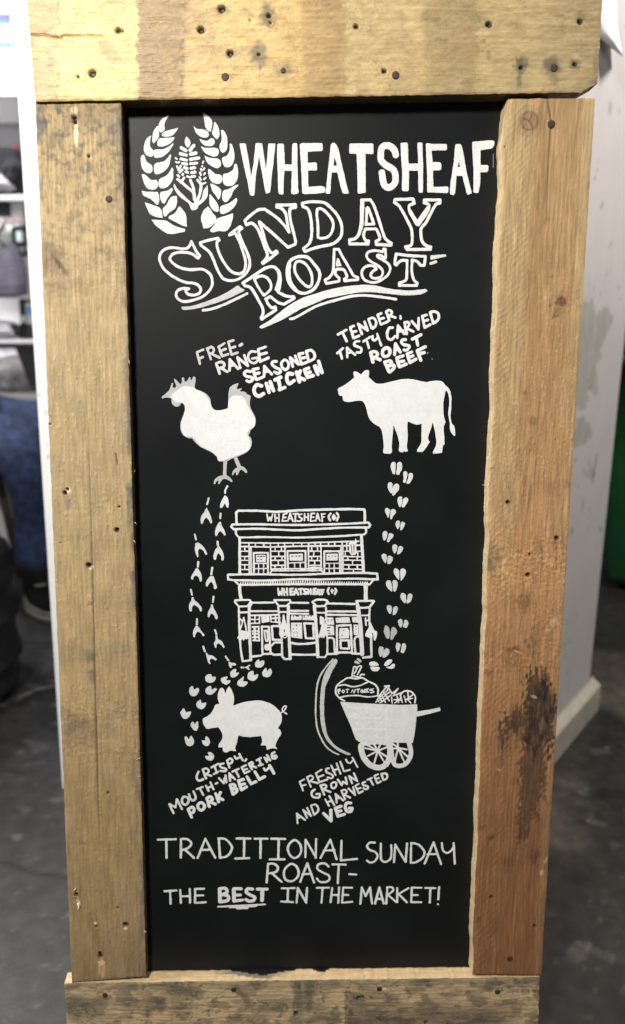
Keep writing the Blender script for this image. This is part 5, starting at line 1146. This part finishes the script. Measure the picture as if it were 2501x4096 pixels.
Z9 316,516 326,516 / 342,516 352,516 / 368,516 376,516 / 316,545 322,545 / 342,545 350,545 / 638,514 652,514 / 676,512 688,512 / 706,512 722,512 / 992,514 998,514 / 1022,514 1030,514 / 1052,514 1058,514
S12@.85 290,582 410,580 / 290,632 410,630 / 322,585 322,670 / 370,585 370,670 / 610,578 765,572 / 665,575 668,632 / 720,572 720,632 / 955,582 1100,580 / 955,630 1100,628 / 998,582 998,668 / 1045,582 1045,668
O20 30,690! 300,685 700,690 1000,678 1300,672 1455,680! 1460,735! 1200,728 900,735 700,732 400,745 100,742 60,738 30,735!
S18 90,745 130,782 / 1420,737 1385,782
C20 140,787 500,782 1000,780 1385,782
S11 150,778 152,765 / 172,778 174,764 / 194,778 196,763 / 216,778 218,763 / 238,778 240,763 / 260,778 262,762 / 282,778 284,762 / 304,778 306,762 / 326,776 328,760 / 348,776 350,760 / 370,776 372,760 / 392,776 394,759 / 414,775 416,758 / 436,775 438,758 / 458,775 460,758 / 480,775 482,757 / 502,774 504,757 / 524,774 526,756 / 546,774 548,756 / 568,773 570,755 / 590,773 592,755 / 612,773 614,755 / 634,773 636,754 / 656,773 658,754 / 678,773 680,753 / 700,773 702,752 / 722,773 724,752 / 744,773 746,751 / 766,773 768,750 / 788,773 790,751 / 810,773 812,752 / 832,773 834,753 / 854,773 856,753 / 876,773 878,754 / 898,773 900,754 / 920,773 922,755 / 942,773 944,756 / 964,773 966,756 / 986,773 988,757 / 1008,773 1010,758 / 1030,773 1032,758 / 1052,773 1054,758 / 1074,773 1076,759 / 1096,773 1098,759 / 1118,773 1120,760 / 1140,773 1142,760 / 1162,773 1164,760 / 1184,773 1186,760 / 1206,773 1208,760 / 1228,773 1230,760 / 1250,773 1252,760 / 1272,773 1274,760 / 1294,773 1296,760 / 1316,773 1318,760 / 1338,773 1340,760 / 1360,773 1362,760
S15@.9 402,112 415,175 / 415,175 432,140 / 432,140 442,175 / 442,175 455,112 / 478,112 482,180 / 515,112 518,182 / 480,148 518,148 / 560,112 548,178 / 560,112 590,105 / 555,145 582,142 / 550,178 590,175 / 625,105 602,175 / 625,105 650,178 / 612,152 640,152 / 655,110 700,105 / 675,108 672,182 / 762,108 760,172 / 795,108 798,170 / 762,140 796,140 / 825,105 820,178 / 825,105 855,105 / 822,140 850,140 / 820,178 858,172 / 885,105 868,178 / 885,105 908,175 / 875,150 900,150 / 925,108 930,180 / 925,110 958,108 / 928,140 950,138 / 1040,115 1042,165 / 1030,130 1052,128
C15@.9 735,110 708,118 715,140 738,155 725,176 692,176 / 1028,145 1042,163 1058,145
C21@.9 1010,105 990,135 1005,170 / 1070,100 1085,130 1070,170
[Q]
S62 145,-20 152,110 175,235
O38 60,255! 330,250 365,290! 300,375! 130,380! 50,290!
S52 395,300 345,380
C40 130,380 135,700 150,1000 170,1250 205,1470
S58@.88 340,380 335,700 350,1000 360,1250 368,1450
S36 205,1480 370,1460 / 140,500 300,495
G 90,1020 130,940 160,870 200,860 260,870 310,880 330,960 310,1030 240,1040 230,1075 205,1040 150,1070 110,1020
S28 155,860 230,600 / 230,600 282,870 / 130,600 210,690
S40 410,305 830,300
S36 380,475 930,472 / 380,560 930,545
S28 455,560 450,720 / 540,560 545,720 / 380,640 540,640 / 385,718 540,715 / 770,560 775,690 / 775,690 960,700 / 865,560 870,690 / 775,620 960,608
F@.93 570,560 740,555 750,690 590,715
F@.95 385,775 545,765 560,1085 400,1075
X 387,808 424,808 424,858 387,858 / 472,808 510,808 510,858 472,858 / 395,890 425,890 425,906 395,906 / 470,890 510,890 510,906 470,906 / 395,945 430,945 430,980 395,980 / 475,945 515,945 515,975 475,975 / 400,1015 435,1015 435,1045 400,1045 / 478,1010 518,1010 518,1050 478,1050
S42 590,780 605,1330 / 590,785 730,785 / 730,785 768,1330 / 790,775 965,772 / 790,775 812,1045 / 812,1045 990,1050
F@.95 620,855 710,840 722,1080 690,1095 660,1085 640,1000
Z18 672,890 685,1030
G 640,1160 690,1130 760,1150 760,1240 690,1265 645,1230
C40 790,1165 850,1105 1000,1105
S42 400,1385 570,1365 620,1335 790,1325 830,1350 1000,1345
O40 840,250! 1150,250! 1170,290! 1085,370! 930,370!
C40@.9 920,390 945,700 985,1000 1000,1350 1012,1400 1060,1435 1140,1430
C60@.92 1125,380 1120,700 1140,1000 1160,1430
S34 950,490 1090,490
G 1010,560 1040,550 1060,640 1100,780 1130,900 1110,980 1060,1020 990,1000 940,960 940,870 970,760 1000,660
Z24 1052,845 1038,890 / 1040,985 1070,975
S40 1190,305 1520,308 / 1150,465 1520,470 / 1150,520 1520,530
F@.93 1180,560 1390,560 1390,650 1170,655 / 1405,560 1640,560 1640,655 1410,650
Z20 1225,568 1225,590 / 1285,570 1325,575 / 1440,575 1440,600 / 1520,562 1520,580 / 1580,562 1580,580
F@.93 1175,705 1395,705 1405,1030 1185,1000
X 1205,735 1222,735 1225,775 1210,775 / 1270,735 1298,735 1298,778 1270,778 / 1346,738 1358,738 1358,775 1346,775 / 1212,815 1230,815 1230,850 1215,850 / 1285,825 1302,825 1302,836 1285,836 / 1222,890 1242,890 1242,925 1224,925 / 1286,880 1300,880 1305,920 1290,920 / 1350,880 1358,880 1358,920 1350,920 / 1228,965 1250,965 1250,980 1228,980 / 1295,965 1310,965 1310,985 1295,985
C44 1165,1105 1300,1130 1455,1130 1655,1110
S44 1160,1340 1455,1350 1680,1345
[R]
O42 -15,715! 165,725! 180,1020! 20,1015!
O44 150,290! 220,250 310,243 420,250 455,290! 400,370! 240,375!
C62 190,370 220,700 240,1000 262,1390
C36@.85 425,400 430,700 450,1000 450,1330
S36@.85 445,1340 400,1398 / 400,1398 275,1392
S34 240,505 410,505
G@.95 300,580! 330,575 390,630 400,720 440,780 430,900 440,1000! 405,960 395,1010 370,1015! 362,980 345,1020! 320,990 300,1012! 272,980 300,880 330,750 300,730
S42 470,320 1000,330 / 430,478 1050,480 / 430,545 1055,555
F@.93 440,600 570,600 590,750 440,745 / 440,760 580,770 588,955 450,955 / 610,610 890,590 915,705 630,710 / 945,600 1050,590 1065,705 960,700 / 970,740 1070,740 1080,955 985,950
Z18 465,645 465,685 / 522,650 540,655 / 450,805 505,803 / 460,865 485,868 / 475,918 525,922
Z13 652,645 660,645 / 735,645 745,645 / 815,640 825,642 / 868,660 870,655 / 995,662 1015,662 / 1016,780 1024,780 / 1026,838 1034,842 / 1026,905 1038,905
C40 450,1015 540,1010 585,1060 600,1310
S42 645,1310 642,765 / 642,765 920,752 / 920,752 945,1300
F@.95 700,815 860,810 890,870 885,1020 685,1025 685,900
Z24 775,858 785,862 / 745,955 748,965
O44 715,1060! 880,1060! 890,1225! 720,1220!
C40 1095,985 1035,990 995,1060 1012,1300
S44 450,1335 640,1330 690,1302 930,1305 950,1325 1120,1330
O44 1035,270! 1360,268 1370,300! 1290,400! 1090,410!
C80@.9 1062,380 1110,700 1130,1000 1150,1340
S80@.95 1220,-60 1222,240
C42@.9 1300,420 1290,580 1300,760
S45@.9 1328,1020 1335,1388 / 1335,1388 1170,1405
S34 1150,560 1270,560 / 1212,610 1230,755 / 1230,665 1290,660
G 1310,690 1360,780 1400,860 1440,880 1445,960 1410,1065! 1385,1050! 1375,960 1350,900 1360,1000! 1310,1010 1240,985 1210,970 1230,880 1270,820 1290,740
S40@.88 60,35 70,125 / 115,35 118,130 / 65,82 115,82 / 175,32 170,132 / 175,30 222,25 / 175,80 212,76 / 170,132 228,125 / 265,40 242,128 / 265,40 298,140 / 310,50 378,45 / 330,50 345,138 / 335,95 368,90
C42@.88 480,10 458,70 480,130 / 610,20 630,70 600,130
S32@.88 545,40 550,110 / 530,68 580,62
[Q]
S40@.9 915,20 935,148 / 935,148 960,80 / 960,80 990,150 / 990,150 1000,20 / 1030,30 1045,152 / 1095,20 1105,150 / 1040,90 1100,90 / 1160,30 1165,145 / 1160,30 1213,20 / 1160,85 1210,77 / 1165,145 1218,140 / 1275,25 1242,140 / 1275,25 1320,140 / 1255,100 1305,100 / 1330,35 1408,25 / 1365,30 1380,130
C38@.9 1480,28 1435,40 1450,78 1490,98 1470,130 1430,125
pig_drawing|solid white painted pig facing left|S
G@1 322,760! 330,735 400,690 440,640 460,590 480,570 515,565! 495,500 500,440 520,395 550,375! 570,400 582,445! 600,400 628,360! 655,400 680,460 685,530 675,590! 760,555 860,535 980,527 1080,550 1150,590 1210,645! 1235,690 1235,770 1195,845! 1225,880 1228,920 1190,980 1165,1050 1190,1090! 1130,1080 1065,1100! 1055,1050! 990,1045! 1010,1000 1000,935! 900,948 800,945 733,930! 722,1000 700,1070 712,1115! 640,1108 600,1130 560,1115 552,1070! 505,1072! 510,1030 550,960 540,890 500,835! 440,845 370,855 350,830 330,800
C16 1215,682 1240,662 1265,642 1290,600 1270,590 1245,620 1250,650 1295,682
cart_drawing|white painted handcart loaded with a potato sack|T
F@.86 350,500 400,505 640,520 1000,535 1180,528 1182,600 1170,700 1150,860 1135,945 560,935 520,910 480,800 430,680 380,570
F@.86 1175,605 1300,590 1425,562 1430,600 1320,630 1165,665
S26@1 845,595 850,685
S12@1 450,665 790,682 / 500,790 850,800 / 430,560 830,590
O62@.85 590,960 590,1060 640,1150 700,1195 780,1210 850,1170 885,1090 890,1010 870,950 740,930
C48@.85 890,960 925,1150 965,1190 1040,1180 1095,1120 1112,1040 1095,950
S19@.9 755,1030 630,960 / 755,1030 710,945 / 755,1030 790,945 / 755,1030 650,1085 / 755,1030 720,1160 / 755,1030 830,1155 / 755,1030 880,1110 / 755,1030 620,1000 / 755,1030 880,980 / 975,1000 915,950 / 975,1000 970,945 / 975,1000 1070,1015 / 975,1000 1075,1090 / 975,1000 1045,1155 / 975,1000 935,1160 / 975,1000 880,1010
C17 400,495 350,465 310,420 305,370 325,320 390,270 440,245 530,255 590,245 660,285 730,320 760,370 755,440
C15 340,330 400,320 480,340 560,330 650,290 / 340,460 420,440 540,435 650,450 745,440 / 480,215 490,170 500,130 520,125 525,165 500,200 / 525,165 545,125 580,120 565,160 540,210 / 470,240 490,222 / 500,225 560,240 / 560,240 580,210 610,210
S11 325,375 340,415 / 410,370 445,368 / 428,370 428,405 / 470,405 485,372 / 485,372 500,408 / 505,405 515,370 / 515,372 560,365 / 545,368 545,405
C11 325,375 350,366 352,385 335,392 / 640,368 612,375 622,388 605,400 640,400 / 712,362 670,375 700,385 715,400 680,405 / 655,360 640,385 660,400 / 588,372 600,395 620,372
O11 385,375 374,390 385,405 398,390 / 582,378 575,392 590,402 602,388
S14 735,510 790,415 850,345 / 850,345 830,335 880,330 860,380 / 770,440 800,505 / 790,420 840,510 / 820,400 880,490 / 750,480 850,390 / 760,500 880,400 / 780,515 900,430 / 880,365 910,415 975,360 930,425 / 920,440 1010,405 / 930,480 1000,485 / 960,430 980,510 / 905,450 912,518 / 1000,430 1020,510 / 940,515 1010,460 / 1080,400 1085,470 / 1130,430 1060,480 / 1130,465 1070,480 / 1080,480 1112,515 / 1040,440 1060,510
C17 1000,430 1030,395 1080,385 1130,405 1160,450 1155,515
flourish_drawing|tall double curved brush stroke left of the cart|T
C16@.75 275,45 200,130 140,220 105,330 92,480 90,650 105,780 140,880 200,980 270,1040 335,1068
G@.68 300,38! 325,55! 320,85 280,150 240,240 200,330 185,420 180,560 185,700 215,850 270,940 340,1000 460,1058! 465,1070! 440,1075 370,1050 290,1000 220,930 175,850 150,760 138,650 135,500 145,360 165,260 200,170 250,90
caption_lettering|hand-painted caption below the pig|U
C28@.9 405,290 382,350 397,392 430,396 460,382 / 455,265 500,252 530,285 500,320 / 705,192 668,205 672,235 715,250 740,260 725,283 668,280 / 750,155 790,132 813,150 800,185 765,197 / 840,105 860,135 892,122
S28@.9 457,268 495,368 / 500,320 557,340 / 562,240 642,197 / 600,225 625,305 / 590,318 642,292 / 750,160 777,242 / 895,75 938,155 / 980,140 968,160
S26@.9 55,685 105,790 / 58,680 128,720 / 128,720 145,620 / 145,620 205,740 / 385,500 455,475 / 420,490 462,568 / 495,460 525,520 / 550,418 585,502 / 510,490 570,462 / 612,435 632,425 / 652,368 710,432 / 710,432 715,370 / 715,370 742,420 / 742,420 730,335 / 775,305 785,402 / 775,305 845,383 / 785,362 820,352 / 812,290 888,257 / 850,275 890,352 / 925,238 960,310 / 925,238 975,212 / 942,272 988,257 / 960,310 1018,285 / 1012,198 1050,262 / 1045,218 1097,240 / 1105,153 1155,127 / 1135,140 1158,208 / 1130,218 1178,203 / 1230,173 1200,122 / 1200,122 1268,153 / 1268,153 1230,90
O26@.9 235,590 207,622 212,668 245,690 280,665 280,612
C26@.9 290,562 310,620 345,637 372,600 345,528 / 1012,195 1045,175 1060,195 1030,225 / 1320,57 1290,75 1292,120 1320,133 1343,115 1335,97! / 1312,100 1337,96
S37 282,742 322,840 / 507,615 535,710 / 550,655 608,682 / 612,555 648,652 / 640,605 668,540 / 640,600 698,627 / 787,455 820,560 / 885,398 922,508 / 885,398 945,383 / 905,450 960,437 / 922,508 985,472 / 990,352 1038,438 / 1038,438 1095,410 / 1085,292 1138,383 / 1138,383 1200,350 / 1262,217 1312,310
C36 282,740 325,717 353,740 343,777 302,795 / 507,610 550,592 573,625 540,652 / 787,450 830,443 845,470 810,500 / 810,500 860,497 863,530 822,562
O36 435,662 400,690 402,728 432,753 468,735 475,692
C27 1192,252 1212,277 1255,245
caption_lettering|hand-painted caption below the cart|V
S26@.9 135,330 180,452 / 135,330 197,297 / 155,390 218,370 / 235,270 285,398 / 280,325 385,350 / 355,215 405,335 / 355,215 433,167 / 380,270 458,240 / 405,335 513,300 / 567,108 625,240 / 640,78 693,222 / 590,180 665,150 / 690,58 740,188 / 740,188 820,167 / 855,0 925,130
C26@.9 235,268 290,247 318,285 265,330 / 530,147 497,157 502,200 560,225 592,255 570,283 517,270 / 767,28 790,65 825,73 852,48
C28@.93 340,437 300,470 305,525 350,548 400,543 412,502! / 362,500 410,495 / 420,380 480,372 498,405 450,440
S28@.93 422,385 470,510 / 465,435 555,472 / 655,300 710,378 / 710,378 725,328 / 725,328 783,363 / 783,363 762,270 / 850,352 810,252 / 810,252 922,323 / 922,323 875,212
O28@.93 600,337 567,360 572,405 605,420 633,385 630,347
S27@.93 95,765 105,898 / 95,765 207,852 / 102,830 150,815 / 235,822 182,718 / 182,718 290,798 / 290,798 237,690 / 290,660 330,778 / 485,572 535,662 / 540,527 608,652 / 505,610 580,590 / 625,498 640,617 / 625,498 732,588 / 640,560 690,547 / 705,457 755,572 / 755,512 823,548 / 800,422 893,512 / 893,512 865,403 / 895,387 943,488 / 895,387 943,357 / 920,430 968,415 / 943,488 997,460 / 1062,303 1123,277 / 1095,290 1138,372 / 1155,252 1195,352 / 1155,252 1203,227 / 1175,292 1215,280 / 1195,352 1243,325 / 1252,227 1280,308
C27@.93 290,655 350,642 388,690 380,740 333,783 / 705,452 755,442 778,475 735,510 / 1030,332 993,350 1010,380 1062,390 1068,420 1035,433 1007,420 / 1252,223 1310,218 1333,250 1320,290 1282,308
S44 462,765 562,865 / 562,865 560,720 / 622,692 660,800 / 622,692 698,668 / 640,740 698,728 / 660,800 745,775
C42 832,622 777,622 757,680 782,735 830,740 853,695 / 812,692 850,690
bottom_lettering|thin white capitals in three lines along the bottom|W
S21@.93 75,68 245,62 / 155,65 157,240 / 292,60 292,235 / 330,160 415,238 / 522,58 450,238 / 522,58 615,238 / 485,165 570,160 / 648,60 660,235 / 815,55 945,57 / 888,57 885,235 / 805,245 935,240 / 985,58 1105,58 / 1042,58 1040,240 / 1142,58 1272,60 / 1212,60 1208,245 / 1130,252 1268,252
C21@.93 292,60 350,62 390,100 360,145 300,165 / 645,55 715,65 770,130 760,180 720,225 660,238 / 1112,295 1170,295 1205,330 1185,370 1120,385
O21@.93 1360,70 1310,110 1298,160 1320,215 1360,240 1405,215 1425,160 1405,100 / 1330,295 1280,330 1260,380 1275,440 1330,458 1380,430 1400,380 1380,320
S20@.93 1112,300 1098,470 / 1150,385 1240,465 / 138,552 250,545 / 190,548 195,670 / 285,540 292,660 / 375,530 378,660 / 290,600 375,598 / 425,530 425,662 / 425,530 510,528 / 430,592 500,590 / 425,662 525,655 / 1242,525 1362,522 / 1300,525 1295,645 / 1235,648 1345,655 / 1380,660 1392,520 / 1392,520 1470,660 / 1470,660 1478,520
S36 657,530 660,650 / 790,532 792,643 / 1058,540 1055,638
S30 790,528 860,528 / 795,588 850,588 / 792,643 870,635 / 1012,532 1103,532
C31 655,528 710,525 725,560 680,585 / 680,585 733,595 733,638 662,652 / 965,532 920,530 907,560 940,585 985,607 975,638 935,645 902,630
S17@.93 642,698 850,688 1085,675
F@.93 740,700 1010,685 1005,698 930,705 925,720 815,722 810,710 745,710
[X]
S19@.93 52,65 50,225 / 52,65 148,228 / 148,60 145,230 / 278,65 188,232 / 278,65 335,245 / 220,165 315,160 / 380,75 375,255 / 375,255 520,240 / 858,270 870,110 / 870,110 965,268 / 965,268 978,100 / 1015,95 1012,275 / 1220,90 1138,282 / 1220,90 1288,288 / 1165,198 1255,195 / 1403,95 1413,285
C19@.93 682,92 640,92 614,120 632,155 690,180 708,220 680,263 640,273 612,255 / 738,100 738,200 745,250 780,268 825,240 835,180 832,115 / 1015,95 1080,110 1135,170 1120,230 1060,270 1012,275 / 1295,95 1305,160 1340,186 1380,165 1402,130
S20@.93 68,280 2,450 / 68,280 130,455 / 25,380 105,375 / 298,290 418,292 / 355,292 345,462 / 450,380 515,383
C20@.93 262,310 225,282 170,290 160,330 200,360 260,390 270,425 240,450 185,450 155,420
S18@.95 155,505 265,503 / 208,505 197,640 / 295,505 280,635 / 358,500 350,640 / 290,568 352,570 / 395,505 385,640 / 395,503 475,503 / 390,568 442,570 / 385,640 478,632
S19@.95 565,500 552,650 / 565,500 600,580 / 600,580 640,500 / 640,500 658,648 / 725,500 685,648 / 725,500 765,648 / 700,605 750,605 / 798,505 788,648 / 805,570 880,635 / 888,505 888,635 / 990,508 900,560 / 900,560 975,635 / 1020,505 1015,635 / 1020,503 1108,503 / 1018,570 1075,570 / 1015,635 1105,635 / 1143,505 1235,508 / 1190,508 1185,640 / 1270,498 1262,610 / 1258,653 1260,654
C19@.95 795,500 840,500 850,530 800,570
smear_mark|faint grey smear of dried paint|Z
G@.12 1128,403 1200,401 1330,398 1400,402 1330,410 1200,411
'''
blocks = []
for ln in ART.strip().splitlines():
    if '|' in ln: blocks.append((ln.split('|'), []))
    elif ln.strip(): blocks[-1][1].append(ln)
tri = 0
for i, ((nm, lab, crp), ls) in enumerate(blocks):
    o = paint(nm, lab or None, crp, ls, .00003*(i % 5), i*13+1, .00045 if nm in ('pub_drawing', 'wheat_drawing', 'cart_drawing') else .0006)
    tri += len(o.data.polygons)
print('paint faces', tri)
